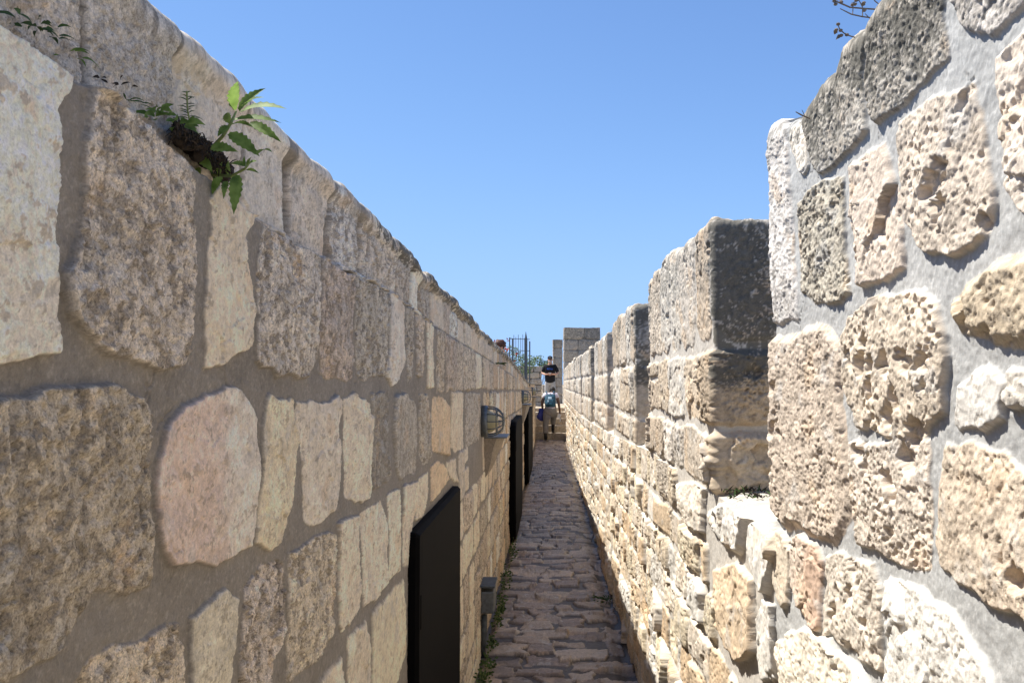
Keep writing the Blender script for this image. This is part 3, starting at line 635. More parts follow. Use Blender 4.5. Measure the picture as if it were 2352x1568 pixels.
def merlon(k):
    y0, y1, t, s = MER[k]; th = .60; rad = .028 if k == 0 else .012; rt = .03 if k == 0 else .018
    cols = colR_near if k == 0 else (colR_mid if k < 3 else colR_far)
    cf = cols[(cols > y0 + rad) & (cols < y1 - rad)]
    if k > 0:
        n = 0
        cf = spaced(y0 + rad, y1 - rad, lambda y: {1: .0042, 2: .007}.get(k, .018))
    ss = {0: np.linspace(0, 1, 12), 1: np.linspace(0, 1, 150), 2: np.linspace(0, 1, 60)}.get(k, np.linspace(0, 1, 22))[1:] * (th - rad)
    ang = np.linspace(0, 1, 9 if k > 2 else 14)[1:-1] * math.pi / 2
    # perimeter: near end (back to front), corner, front, corner, far end
    U = []; X = []; Y = []; NX = []; NY = []
    for q in ss[::-1]: U.append(y0 - q); X.append(rad + q); Y.append(y0); NX.append(0); NY.append(-1)
    for a in ang: U.append(y0 + rad * (a / (math.pi / 2))); X.append(rad - rad * math.sin(a)); Y.append(y0 + rad - rad * math.cos(a)); NX.append(-math.sin(a)); NY.append(-math.cos(a))
    for y in cf: U.append(y); X.append(0); Y.append(y); NX.append(-1); NY.append(0)
    for a in ang: U.append(y1 - rad + rad * (a / (math.pi / 2))); X.append(rad - rad * math.cos(a)); Y.append(y1 - rad + rad * math.sin(a)); NX.append(-math.cos(a)); NY.append(math.sin(a))
    for q in np.linspace(0, 1, 14)[1:] * (th - rad): U.append(y1 + q); X.append(rad + q); Y.append(y1); NX.append(0); NY.append(1)
    U, X, Y, NX, NY = map(np.array, (U, X, Y, NX, NY))
    o = np.argsort(U, kind='stable'); U, X, Y, NX, NY = (a[o] for a in (U, X, Y, NX, NY))
    U = U + np.arange(len(U)) * 1e-7
    yc = np.clip(Y, y0, y1); top = mtop(k)(yc); bot = sillfn(yc) - (0 if k == 0 else .01)
    step = {0: .0024, 1: .0042, 2: .007}.get(k, .013)
    nr = int((t - s) / step)
    fr = np.linspace(0, 1, nr)[:, None]; Z = bot + fr * (top - rt - bot)
    H = [Z]; PX = [np.broadcast_to(X, Z.shape)]; PY = [np.broadcast_to(Y, Z.shape)]; PZ = [Z]
    N1 = [np.broadcast_to(NX, Z.shape)]; N2 = [np.broadcast_to(NY, Z.shape)]; N3 = [np.zeros(Z.shape)]
    cxm = th * .5                                 # top: shrink towards the middle line
    for p in np.linspace(0, 1, 8)[1:] * math.pi / 2:
        inset = rt * (1 - math.cos(p))
        PX.append((X - NX * inset)[None]); PY.append((Y - NY * inset)[None]); PZ.append((top - rt + rt * math.sin(p))[None])
        N1.append((NX * math.cos(p))[None]); N2.append((NY * math.cos(p))[None]); N3.append(np.full((1, len(U)), math.sin(p))); H.append((top - rt + rt * p)[None])
    tx = np.full(len(U), cxm); ty = np.clip(Y, y0 + .3, y1 - .3)
    bx, by = X - NX * rt, Y - NY * rt
    for q in np.linspace(0, 1, 16)[1:]:
        PX.append((bx + (tx - bx) * q)[None]); PY.append((by + (ty - by) * q)[None]); PZ.append(top[None] + .01 * q)
        N1.append(np.zeros((1, len(U)))); N2.append(np.zeros((1, len(U)))); N3.append(np.ones((1, len(U)))); H.append((top + rt * .57 + q * .25)[None])
    H, PX, PY, PZ, N1, N2, N3 = (np.concatenate(a, 0) for a in (H, PX, PY, PZ, N1, N2, N3))
    T = EYE + t
    if k == 0:
        st = right_tr + courses(-2, .8, [1.32, 1.55, 1.8, 2.02, 2.4], .25, .4, .03, pickR, right_tr)
    else:
        hs = {1: [sillfn(y0), EYE - .135, EYE + .11, T + .3], 2: [sillfn(y0), EYE - .19, EYE + .11, T + .3]}.get(k, [float(sillfn(y0)), EYE - .18, EYE + .08, T + .3])
        st = []
        for i in range(3):
            a, b = float(hs[i]) + .004, float(hs[i + 1]) - .010
            w1 = .05 + .12 * (i % 2)
            kk = ['rubble', 'pitted', 'grain'][i]; pp = [.034, .026, .012][i] if k == 1 else .02
            st.append(Stone(blob(y0 - .55, y0 + w1, a, b, .05), kind=kk, col=([(.58,.47,.34), (.48,.38,.27), (.55,.51,.45)] if k == 1 else [(.62,.54,.43), (.50,.43,.34), (.55,.51,.45)])[i], pro=pp, edge=.020))
            if k == 1: st[-1].am = [[2.6] * 5, [2.2] * 5, [1.2] * 5][i]
            st += courses(y0 + w1, y1 - .05, [a, b], .18, .42, .018, pickR, (), .16)
            st.append(Stone(blob(y1 - .05, y1 + .6, a, b, .05), **pickR(y1, a)))
        st = [z for z in st if z.c[0] < y1 + .5]
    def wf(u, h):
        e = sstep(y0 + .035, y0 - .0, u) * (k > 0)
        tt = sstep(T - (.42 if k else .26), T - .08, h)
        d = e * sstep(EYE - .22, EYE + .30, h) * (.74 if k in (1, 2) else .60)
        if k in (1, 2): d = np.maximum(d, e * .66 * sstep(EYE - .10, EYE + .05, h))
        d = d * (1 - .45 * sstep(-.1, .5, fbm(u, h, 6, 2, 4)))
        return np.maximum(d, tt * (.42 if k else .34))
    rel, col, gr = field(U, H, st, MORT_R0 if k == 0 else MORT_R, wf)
    cr_ = np.exp(-((U - y0) / .028) ** 2) + np.exp(-((U - y1) / .028) ** 2)
    if k > 0: rel = rel * (1 - (.5 if k == 1 else .85) * np.clip(cr_, 0, 1))[None, :] + .006 * np.clip(cr_, 0, 1)[None, :]
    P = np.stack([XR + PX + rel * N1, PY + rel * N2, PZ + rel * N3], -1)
    g = GridMesh(); g.add(P, col, True, gr)
    g.box(XR + .08, XR + th - .03, y0 + .08, y1 - .08, EYE + s - .2, EYE + t - .09)
    o = g.build('merlon', STONE_R, None)
    o.parent = root
    return o
for k in range(len(MER)): merlon(k)
for o in root.children: o.location = (-XR, 0, 0)

# ================================================================= PATH (cobbles) AND GROUND
g = GridMesh()
cob = []
y = 3.6
while y < 24.3:
    D = random.uniform(.10, .27); x = -.39 - random.uniform(0, .1)
    while x < .45:
        W = random.uniform(.14, .36); a, b = max(x, -.39), min(x + W, .475)
        if b - a > .07:
            dy = random.uniform(-.03, .03); gp = random.uniform(.003, .012)
            wv_ = .05 * math.sin(7 * (a + b) + y * 1.7) + .03 * math.sin(19 * a + 3 * y); cob.append(Stone(blob(a + gp, b - gp, y + dy + wv_ + gp * .6, y + D + dy + wv_ - gp * .6, .6), kind='cobble', col=random.choice([(.29,.225,.165), (.37,.295,.22), (.23,.18,.135), (.45,.37,.285), (.26,.20,.15), (.33,.27,.21)]), pro=random.uniform(.006, .016), edge=random.uniform(.004, .010), tilt=(random.uniform(-.07, .07), random.uniform(-.10, .10))))
        x += W
    y += D
def swap(st):
    return st
xs = np.linspace(-.47, .52, 190)
def path_sheet(ys):
    U = xs; H = np.broadcast_to(ys[:, None], (len(ys), len(xs)))
    sag = -.015 * np.exp(-((U - .44) / .05) ** 2)[None, :] - .01 * np.exp(-((U + .40) / .03) ** 2)[None, :]
    rel, col, mk = field(U, H, cob, (.075, .06, .045), None, base=np.broadcast_to(sag, H.shape) + 0.0)
    P = np.stack([np.broadcast_to(U, H.shape), H, rel], -1); g.add(P, col)
path_sheet(spaced(-1.2, 3.6, lambda y: .03))
path_sheet(spaced(3.6, 9, lambda y: max(.006, .7 * y * y * px / 1.65)))
path_sheet(spaced(9, 24.4, lambda y: .035))
tag(g.build('path', COBBLE), kind='structure')
me = bpy.data.meshes.new('ground'); me.from_pydata([(-900, -900, -1.6), (900, -900, -1.6), (900, 1500, -1.6), (-900, 1500, -1.6)], [], [(0, 1, 2, 3)])
tag(link('ground', me, M_GROUND), kind='structure')

# ================================================================= GENERIC STONE BLOCK (far walls, steps)
def stone_block(name, x0, x1, y0, y1, z0, z1, hs, lmin, lmax, pick, mort, parent=None, step=.02, wea=None, seed=0, mt=None):
    """free standing rough masonry block: four sides plus top"""
    rad = .02
    pts = []; per = [(x0, y1), (x0, y0), (x1, y0), (x1, y1), (x0, y1)]
    U = []; XY = []; NN = []; acc = 0
    for (a, b) in zip(per, per[1:]):
        L = math.dist(a, b); n = max(2, int(L / step)); dx, dy = (b[0] - a[0]) / L, (b[1] - a[1]) / L
        for i in range(n):
            q = (i + .5) / n; e = min(q, 1 - q) * L; w = max(0, 1 - e / .03) * .5
            s = -1 if q < .5 else 1
            nx, ny = dy, -dx
            nn = Vector((nx + s * w * dx, ny + s * w * dy)).normalized()
            U.append(acc + q * L); XY.append((a[0] + dx * q * L, a[1] + dy * q * L)); NN.append(nn)
        acc += L
    U.append(acc); XY.append(XY[0]); NN.append(NN[0])
    U = np.array(U); XY = np.array(XY); NN = np.array([tuple(n) for n in NN])
    zs = np.linspace(z0, z1, max(3, int((z1 - z0) / step)))
    top = z1 + fbm(U, U * 0 + seed, 5, 3, 3) * .02; top[-1] = top[0]
    H = zs[:, None] * 0 + z0 + (zs[:, None] - z0) / (z1 - z0) * (top - z0)[None]
    st = courses(-.1, acc + .1, hs, lmin, lmax, .018, pick, (), .08)
    rel, col, _ = field(U, H, st, mort, wea)
    rel[:, -1] = rel[:, 0]; col[:, -1] = col[:, 0]
    P = np.stack([XY[:, 0] + rel * NN[:, 0], XY[:, 1] + rel * NN[:, 1], H], -1)
    g = GridMesh(); g.add(P, col)
    cx, cy = (x0 + x1) / 2, (y0 + y1) / 2; rows = []; cc = []
    for q in np.linspace(0, 1, 6):
        rows.append(np.stack([P[-1, :, 0] * (1 - q) + cx * q, P[-1, :, 1] * (1 - q) + cy * q, P[-1, :, 2] + q * .01], -1)); cc.append(col[-1])
    g.add(np.array(rows), np.array(cc))
    return g.build(name, mt or STONE, parent)
def pickT(u, h): return dict(kind=random.choice(['smooth', 'rough', 'grain']), col=random.choice([GREY, (.46,.41,.34), (.50,.43,.33), (.40,.36,.30)]), pro=random.uniform(.01, .025), edge=.02)
def pickS(u, h): return dict(kind='smooth', col=random.choice([(.50,.42,.31), (.46,.38,.29), (.54,.46,.35)]), pro=.012, edge=.02)
# steps up to the higher walkway
stp = [(24.0, .20), (24.32, .395), (24.64, .59), (24.98, .77), (25.5, .88)]
st_root = empty('stairs', (0, 24, 0)); tag(st_root, kind='structure')
for i, (yy, z) in enumerate(stp):
    ye = stp[i + 1][0] + .25 if i + 1 < len(stp) else 26
    o = stone_block('step', -.46, .52, yy, ye, z - .22 - .0, z, [z - .24, z + .02], .3, .5, pickS, (.33, .28, .22), st_root, .02, seed=i * 3.1)
    o.location = (0, -24, 0)
g = GridMesh(); xs_ = np.linspace(-3.2, .50, 60); ys_ = np.linspace(25.95, 40, 200)
Hh = np.broadcast_to(ys_[:, None], (len(ys_), len(xs_)))
pav = courses(-3.3, .6, list(np.arange(25.9, 40.5, .4)), .3, .6, .02, pickS)
rel, col, _ = field(xs_, Hh, pav, (.3, .26, .2)); g.add(np.stack([np.broadcast_to(xs_, Hh.shape), Hh, .87 + rel], -1), col)
g.box(-3.2, .5, 25.95, 40, -.3, .84)
g.box(-3.2, XL - .40, 13.5, 25.94, -.3, .86)
tag(g.build('upper_walkway', STONE), kind='structure')
g = GridMesh(); g.box(XR, 2.2, 27.21, 40, -1.6, .86); g.box(-4.2, XL - .385, -1.2, 13.49, -1.6, -.05); g.box(-4.2, 2.3, 40, 42, -1.6, .7)
tag(g.build('terrace_fill', STONE), kind='structure')
wT = lambda u, h: .04 + .36 * sstep(EYE + .75, EYE + 1.5, h)
tw = stone_block('stone_tower', .49, 1.66, 27.3, 28.6, -.2, EYE + 1.82, [-.2, .2, .55, .88, 1.2, 1.55, 1.95, 2.35, 2.72, 3.08, 3.6], .35, .75, pickT, (.20, .18, .15), None, .016, wT, 2.2)
tag(tw, 'square grey block tower rising at the far end of the sunlit wall', 'tower')
tw2 = stone_block('stone_pier', .14, .47, 31.0, 31.8, .84, EYE + 1.62, [.84, 1.2, 1.5, 1.85, 2.2, 2.6, 2.95, 3.4], .22, .5, pickT, (.22, .19, .15), None, .016, wT, 4.2)
tag(tw2, 'narrow stone pier just left of the far tower, behind the man', 'wall')
bw = stone_block('garden_wall', -1.5, -.28, 27.4, 27.9, .84, EYE + .55, [.84, 1.02, 1.2, 1.38, 1.58, 1.8, 2.0, 2.3], .25, .5, pickT, (.09, .075, .055), None, .014, lambda u, h: .15 + 0 * u, 6.2)
tag(bw, 'stacked stone block wall beside the man, behind the stairs', 'wall')
bw2 = stone_block('low_wall', -.26, .13, 31.0, 31.5, .84, EYE - .08, [.84, 1.05, 1.3, 1.6], .25, .5, pickT, (.30, .25, .19), None, .02, None, 8.2)
tag(bw2, 'low stone wall with greenery behind the legs of the man', 'wall')

# ================================================================= BLACK SHUTTERS
def shutter(ya, yb, z0, z1, prot, rnd, label, grp='black panels along the shaded wall'):
    root = empty('door', (XL, ya, z0)); tag(root, label, 'door', grp)
    h = z1 - z0; w = yb - ya
    pts = []                                     # outline in (y,z), rounded corners
    for (cy, cz, a0) in ((rnd, rnd, 180), (w - rnd, rnd, 270), (w - rnd, h - rnd, 0), (rnd, h - rnd, 90)):
        for i in range(6): a = R(a0 + 18 * i); pts.append((cy + rnd * math.cos(a), cz + rnd * math.sin(a)))
    m = MB(); layers = []
    for x, ins in ((-.10, 0), (prot - .012, 0), (prot, .010)):
        layers.append([m.bm.verts.new((x, w / 2 + (p[0] - w / 2) * (1 - 2 * ins / w), h / 2 + (p[1] - h / 2) * (1 - 2 * ins / h))) for p in pts])
    for a, b in zip(layers, layers[1:]):
        for i in range(len(pts)): m.bm.faces.new((a[i], a[(i + 1) % len(pts)], b[(i + 1) % len(pts)], b[i]))
    m.bm.faces.new(layers[-1]); m.bm.faces.new(layers[0][::-1])
    m.build('leaf', M_BLACK, root)
    for q in (.2, .8):
        b = MB(); b.tube([(prot - .006, w * .02 + .004, h * q - .05), (prot - .006, w * .02 + .004, h * q + .05)], .009, 8); b.build('hinge', M_BLACK, root)
    return root
shutter(2.46, 3.60, .02, EYE - .445, .034, .012, 'nearest black door panel in the shaded wall, angular top corner')
shutter(8.5, 10.6, .02, EYE - .40, .075, .22, 'middle black door panel with rounded corners, past the caged lamp')
shutter(13.3, 16.6, .02, EYE - .46, .085, .22, 'farthest black door panel, under the second caged lamp')

# ================================================================= CAGED LAMPS
def lamp(y, h, r, depth, label):
    root = empty('caged_lamp', (XL + .018, y, h)); tag(root, label, 'lamp', 'caged bulkhead lamps on the shaded wall')
    m = MB()
    rings = []                                    # oval base ring lathe around x axis
    for (x, q) in ((-.02, 1.0), (.010, 1.0), (.022, .96), (.024, .84), (.006, .80)):
        rings.append([m.bm.verts.new((x, math.cos(a) * r * q * .80, math.sin(a) * r * q)) for a in [2 * math.pi * i / 28 for i in range(28)]])
    for a, b in zip(rings, rings[1:]):
        for i in range(28): m.bm.faces.new((a[i], a[(i + 1) % 28], b[(i + 1) % 28], b[i]))
    m.bm.faces.new(rings[0]); m.bm.faces.new(rings[-1]); m.build('base_plate', M_STEEL, root, True)
    m = MB(); v = m.sphere((0.01, 0, -.004), r * .70, (depth / r * 1.05, .80, 1.0), 20); m.build('glass_globe', M_GLASS, root, True)
    m = MB()
    for i in range(6):
        a0 = math.pi * i / 6
        pts = []
        for j in range(13):
            t = math.pi * j / 12 - math.pi / 2
            pts.append((.018 + depth * math.cos(t) ** .8 if abs(t) < 1.57 else .018, math.cos(a0) * math.sin(t) * r * .76, math.sin(a0) * math.sin(t) * r * .94))
        m.tube(pts, .0036, 6)
    for q, dd in ((.85, .55), (.5, .92)):
        m.tube([(.018 + depth * dd, math.cos(a) * r * q * .77, math.sin(a) * r * q) for a in [2 * math.pi * i / 20 for i in range(21)]], .0036, 6)
    m.build('wire_cage', M_STEEL, root, True)
    return root
def bracket(y, h, w, out, drop, label):
    root = empty('cement_bracket', (XL, y, h)); tag(root, label, 'bracket', 'cement ledges under the caged lamps')
    n = 14; P = np.zeros((n, n, 3))
    for i in range(n):
        for j in range(n):
            u = j / (n - 1); v = i / (n - 1)
            x = out * (1 - v) ** .7 * (1 - .25 * abs(2 * u - 1) ** 4) * (1 - .12 * math.sin(9 * u + 5 * v))
            P[i, j] = (x, (u - .5) * w * (1 - .25 * v), -drop * v)
    g = GridMesh(); c = (.36, .31, .25)
    g.add(P, np.array(c), True)
    g.add(np.stack([P[:, 0], P[:, 0] * (0, 1, 1) + (-.05, 0, 0)], 1), np.array(c)); g.add(np.stack([P[:, -1], P[:, -1] * (0, 1, 1) + (-.05, 0, 0)], 1), np.array(c), True)
    g.add(np.stack([P[0], P[0] * (0, 1, 1) + (-.05, 0, 0)], 0), np.array(c))
    o = g.build('cement_body', STONE, root, False)
    m = MB().box((out * .5 + .01, 0, .006), (out + .05, w * 1.02, .008)); m.build('metal_shelf', M_STEEL, root)
    return root
lamp(5.12, EYE - .237, .098, .105, 'nearest caged oval lamp with a yellowed glass, on the shaded wall')
bracket(5.42, EYE - .352, .34, .115, .26, 'cement ledge under the nearest caged lamp')
lamp(12.3, EYE - .21, .10, .11, 'second caged lamp, above the farthest black door panel')
bracket(12.7, EYE - .335, .5, .11, .3, 'cement ledge under the second caged lamp')
lamp(19.2, EYE - .20, .10, .11, 'farthest caged lamp, close to the stairs')
bracket(19.6, EYE - .33, .6, .11, .3, 'cement ledge under the farthest caged lamp')
# low socket box and pipe
root2 = empty('junction_box', (XL + .03, 5.1, .30)); tag(root2, 'small grey metal box with a pipe, low on the shaded wall above the weeds', 'utility box')
MB().box((.015, 0, .04), (.08, .22, .13), bev=.008).build('housing', M_STEEL, root2)
MB().box((.017, 0, .135), (.09, .24, .012), bev=.003).build('lid', M_DARKST, root2)
MB().tube([(-.005, -.06, -.04), (-.005, -.07, -.15), (-.015, -.08, -.29)], .018, 8).build('pipe', M_DARKST, root2, True)

# ================================================================= PLANTS
def leaf(m, a, b, w, up=None, bend=.15, serr=.25, n=14, mi=0):
    a, b = Vector(a), Vector(b); ax = b - a; L = ax.length
    face = up or Vector((.25, -.9, .45))
    side = ax.cross(face).normalized(); nor = side.cross(ax).normalized()
    if nor.z < 0 and not up: pass
    rows = []
    for i in range(n + 1):
        t = i / n; ww = w * (math.sin(math.pi * min(1, t * .96 + .04) ** .75)) * .5
        if i % 2: ww *= 1 - serr
        c = a + ax * t + Vector((0, 0, -1)) * bend * L * t * t + nor * .06 * L * math.sin(3 * t)
        rows.append([m.bm.verts.new(c - side * ww + nor * ww * .35), m.bm.verts.new(c), m.bm.verts.new(c + side * ww + nor * ww * .35)])
    for p, q in zip(rows, rows[1:]):
        for k in range(2):
            f = m.bm.faces.new((p[k], p[k + 1], q[k + 1], q[k])); f.material_index = mi; f.smooth = True
def stemt(m, pts, r, mi=1):
    n0 = len(m.bm.faces); m.tube(pts, r, 6); m.bm.faces.ensure_lookup_table()
    for f in m.bm.faces[n0:]: f.material_index = mi
def qa(x, y, off=.012):
    X, Y = x * .2871, y * .2871; return at(X, Y, on_wall(X, Y, XL - .03 + off)[0])
# large weed hanging from the ledge joint; points given by picture position and distance
def q1(x, y, d): return at(x * .2871, y * .2871, d)       # crop of the upper left corner
m = MB()
stemt(m, [q1(1600, 1230, 1.06), q1(1700, 1180, 1.04), q1(1790, 1080, 1.03), q1(1850, 980, 1.03), q1(1890, 890, 1.04)], [.0028, .0026, .0022, .0019, .0013])
stemt(m, [q1(1700, 1400, 1.05), q1(1850, 1410, 1.03), q1(1960, 1350, 1.02), q1(2000, 1300, 1.02)], [.0022, .002, .0017, .001])
stemt(m, [q1(1650, 1250, 1.08), q1(1700, 1400, 1.05), q1(1760, 1500, 1.04)], [.002, .0018, .001])
LV = [(1885, 880, 1905, 610, 95, 1.03), (1910, 880, 2130, 680, 70, 1.06), (1920, 890, 2120, 750, 50, 1.0), (1920, 900, 2300, 830, 80, 1.03),
      (1870, 960, 2255, 975, 75, 1.00), (1840, 985, 1810, 890, 60, 1.05), (1850, 1000, 2030, 1000, 60, 1.02), (2000, 985, 2255, 1120, 70, 1.03),
      (1830, 1010, 1740, 1090, 60, 1.0), (1830, 1070, 2080, 1240, 95, 1.0), (2060, 1235, 2180, 1200, 50, 1.0), (1690, 1180, 1910, 1210, 75, .99),
      (1590, 1220, 1700, 1370, 90, 1.0), (1900, 1400, 1870, 1590, 75, 1.0), (1970, 1340, 2060, 1290, 50, 1.0), (1970, 1360, 2075, 1380, 28, 1.0),
      (1960, 1330, 1840, 1300, 60, 1.03), (1780, 1420, 1680, 1570, 85, 1.0), (1980, 1330, 2020, 1250, 30, 1.02), (1760, 1400, 1780, 1290, 45, 1.04),
      (1810, 1450, 1790, 1570, 45, 1.01), (1840, 1410, 1830, 1280, 40, 1.05), (1520, 1230, 1600, 1250, 50, 1.06), (1570, 1340, 1600, 1420, 50, 1.05), (1960, 1330, 1955, 1240, 24, 1.03)]
for (x0, y0, x1, y1, w, d) in LV:
    a = q1(x0, y0, d); b = q1(x1, y1, d - random.uniform(-.01, .05)); leaf(m, a, b, w * .2871 * d / F * 1.4, bend=random.uniform(.0, .12), up=Vector((random.uniform(-.3, .3), -.8, random.uniform(.3, .9))))
# long hanging leaf
leaf(m, q1(1900, 1400, 1.0), q1(1870, 1720, .98), .018, bend=0)
o = m.build('weed', [M_LEAF, M_STEM]); tag(o, 'large green serrated weed growing out of the joint near the top of the shaded wall', 'weed')
# litter and roots in the joint
m = MB()
for i in range(1100):
    x = random.uniform(1400, 1830); y = 985 + (x - 1400) * .80 + random.gauss(38, 28); a = qa(x, y, random.uniform(-.01, .035)); v = Vector((random.uniform(-1, 1), random.uniform(-1, 1), random.uniform(-1, 1))) * random.uniform(.004, .014)
    m.tube([a, a + v * .6 + Vector((0, 0, .002)), a + v], [.0012, .0010, .0004], 3, False)
for i in range(150):
    x = random.uniform(1420, 1820); y = 985 + (x - 1400) * .80 + 55 + random.gauss(0, 35)
    m.sphere(qa(x, y, random.uniform(-.005, .02)), random.uniform(.004, .010), (1, 1, .8), 6)
o = m.build('root_litter', M_DRY); tag(o, 'dark dry roots and litter packed in the joint under the large weed', 'plant litter')
# rosemary-like sprig and small leaves on the ledge
def sprig(pts, n, L, w, label, mats=(M_LEAFD, M_STEM), name='sprig', up=.3, serr=0):
    m = MB(); stemt(m, pts, .0011)
    for i in range(n):
        t = (i + .5) / n; k = t * (len(pts) - 1); j = int(k); p = Vector(pts[j]).lerp(Vector(pts[min(j + 1, len(pts) - 1)]), k - j)
        for s in (-1, 1):
            dv = Vector((s * random.uniform(.6, 1), random.uniform(-.7, .5), up + random.uniform(-.2, .3))).normalized() * L * random.uniform(.6, 1.1) * (1.1 - .6 * t)
            leaf(m, p, p + dv, w, bend=.3, serr=serr, n=5)
    o = m.build(name, list(mats)); tag(o, label, 'weed'); return o
sprig([qa(1520, 980), qa(1500, 880), qa(1495, 730)], 10, .020, .0018, 'thin needle leaved sprig standing behind the dark litter on the ledge')
def tuft(c, n, L, w, label, spread=1.0, mats=(M_LEAFD, M_STEM), name='weed', up=.6, cat='weed', rad=.02, serr=.15):
    m = MB()
    for i in range(n):
        a = random.uniform(0, 6.28); el = random.uniform(.1, 1) * up; r0 = random.uniform(0, rad)
        p = Vector(c) + Vector((math.cos(a) * r0, math.sin(a) * r0 * 1.5, 0))
        dv = Vector((math.cos(a) * spread, math.sin(a) * spread, el)).normalized() * L * random.uniform(.4, 1.1)
        leaf(m, p, p + dv, w * random.uniform(.6, 1.2), bend=random.uniform(.1, .5), serr=serr, n=6)
    o = m.build(name, list(mats)); tag(o, label, cat); return o
tuft(qa(1240, 930), 14, .028, .009, 'small light green leaves on the ledge left of the dark litter', mats=(M_LEAF, M_STEM))
tuft(qa(1380, 990, .03), 12, .024, .010, 'low green rosette hugging the ledge just before the dark litter', mats=(M_LEAF, M_STEM), up=.3)
tuft(qa(290, 210, .012), 22, .017, .005, 'dark green weed on the ledge in the upper left corner')
tuft(qa(520, 400), 5, .018, .005, 'few tiny green leaves at the ledge beside the pale corner stone', mats=(M_LEAF, M_STEM))
tuft(qa(950, 680), 9, .012, .004, 'brown green tuft at the joint between the two upper grey slabs', mats=(M_DRY, M_STEM))
tuft(qa(1010, 800), 7, .018, .0025, 'tiny grassy shoots on the ledge right of the brown tuft')
tuft((XL + .02, 6.6, EYE + .15), 30, .06, .012, 'small green weed in the joint high on the far shaded wall', mats=(M_LEAFD, M_STEM))
# weeds along the foot of the left wall
spots = [(3.9, 60, 'weeds at the foot of the shaded wall, bottom edge of the photo'), (4.5, 90, 'green weeds where the shaded wall meets the path, before the grey box'), (5.0, 80, 'bushy weeds right under the grey box'), (5.9, 110, 'dense green weeds just past the grey box'), (6.9, 70, 'thin weeds at the wall foot between grey box and middle door panel'), (8.1, 60, 'weeds at the wall foot in front of the middle black door panel')]
for y, n, lab in spots:
    m = MB()
    for i in range(n // 4):
        c = Vector((XL + .03 + abs(random.gauss(0, .03)), y + random.gauss(0, .22), .015)); hh = random.uniform(.02, .13) if random.random() < .6 else .03
        tp = c + Vector((random.uniform(-.02, .04), random.uniform(-.04, .04), hh)); stemt(m, [c, tp], .0012)
        for k in range(5):
            p = c.lerp(tp, (k + 1) / 5); a = random.uniform(0, 6.28)
            leaf(m, p, p + Vector((math.cos(a), math.sin(a), .3)) * random.uniform(.012, .035), .012, n=4, serr=0)
    o = m.build('weed', [M_LEAFD, M_STEM]); tag(o, lab, 'weed', 'weeds along the foot of the shaded wall')
# crenel weed, right floor weed, weed on far merlon top
c = Vector((XR + .02, 2.36, EYE - .31))
m = MB()
for i in range(90):
    a = random.uniform(0, 6.28); p = c + Vector((random.uniform(-.03, .12), random.uniform(-.10, .08), 0)); d = Vector((math.cos(a), math.sin(a), random.uniform(.2, 1.2))) * random.uniform(.01, .03)
    leaf(m, p, p + d, .005, n=4, serr=0, mi=0 if random.random() < .35 else 1)
o = m.build('dry_weed', [M_LEAFD, M_DRY]); tag(o, 'dry brown and green weed on the sill of the nearest gap in the battlements', 'weed')
tuft((XR - .05, 6.4, .0), 60, .07, .012, 'dark weed at the foot of the sunlit wall where the path turns shaded', rad=.08)
tuft((XR + .1, 7.05, EYE + .42), 40, .07, .010, 'small green weed on top of the third merlon', mats=(M_LEAF, M_STEM), rad=.04, up=1.5)
# dry twigs over the top right stones
def r1(x, y, d): return at(1676.7 + x * .2871, y * .2871, d)
m = MB(); D = 1.27
for pts, r in (([(1230, 80), (1080, 70), (960, 60), (880, 25), (820, 0)], .0013), ([(1190, 150), (1060, 135), (970, 115), (880, 70)], .0011), ([(1060, 130), (1060, 60), (1030, 0), (1020, -40)], .0008),
               ([(1210, 50), (1160, 10), (1130, -40)], .0009), ([(1000, 300), (930, 280), (880, 240), (860, 190)], .0010), ([(1180, 190), (1120, 150), (1080, 110)], .0008), ([(980, 120), (985, 60), (975, 20)], .0007),
               ):
    dd = 1.27 if pts[0][1] < 600 else 1.52
    m.tube([r1(x, y, dd) for x, y in pts], [r] * (len(pts) - 1) + [r * .6], 5)
tw_ = m
for (x, y) in ((845, 35), (890, 20), (835, 0), (1010, 5), (1070, 25), (1075, 85), (1000, 35), (865, 195), (850, 240), (885, 245), (890, 285), (935, 280), (980, 40)):
    p = r1(x, y, 1.27); leaf(tw_, p, p + Vector((random.uniform(-.008, .008), random.uniform(-.004, .004), random.uniform(-.010, .006))), .007, n=5, serr=.1, bend=.3)
    tw_.sphere(p, .0028, (1.2, 1, .9), 6)
o = m.build('dry_twigs', M_TWIG); tag(o, 'thin dry branch with shrivelled buds hanging over the top of the nearest merlon', 'twig')

m = MB()
for pts, r in (([(640, 950), (570, 920), (525, 895)], .0015), ([(598, 932), (585, 900), (575, 880)], .0007)):
    m.tube([r1(x, y, 1.52) for x, y in pts], [r] * (len(pts) - 1) + [r * .6], 5)
o = m.build('dry_twigs', M_TWIG); tag(o, 'tiny bare twig poking out left of the rounded grey top stones of the nearest merlon', 'twig')
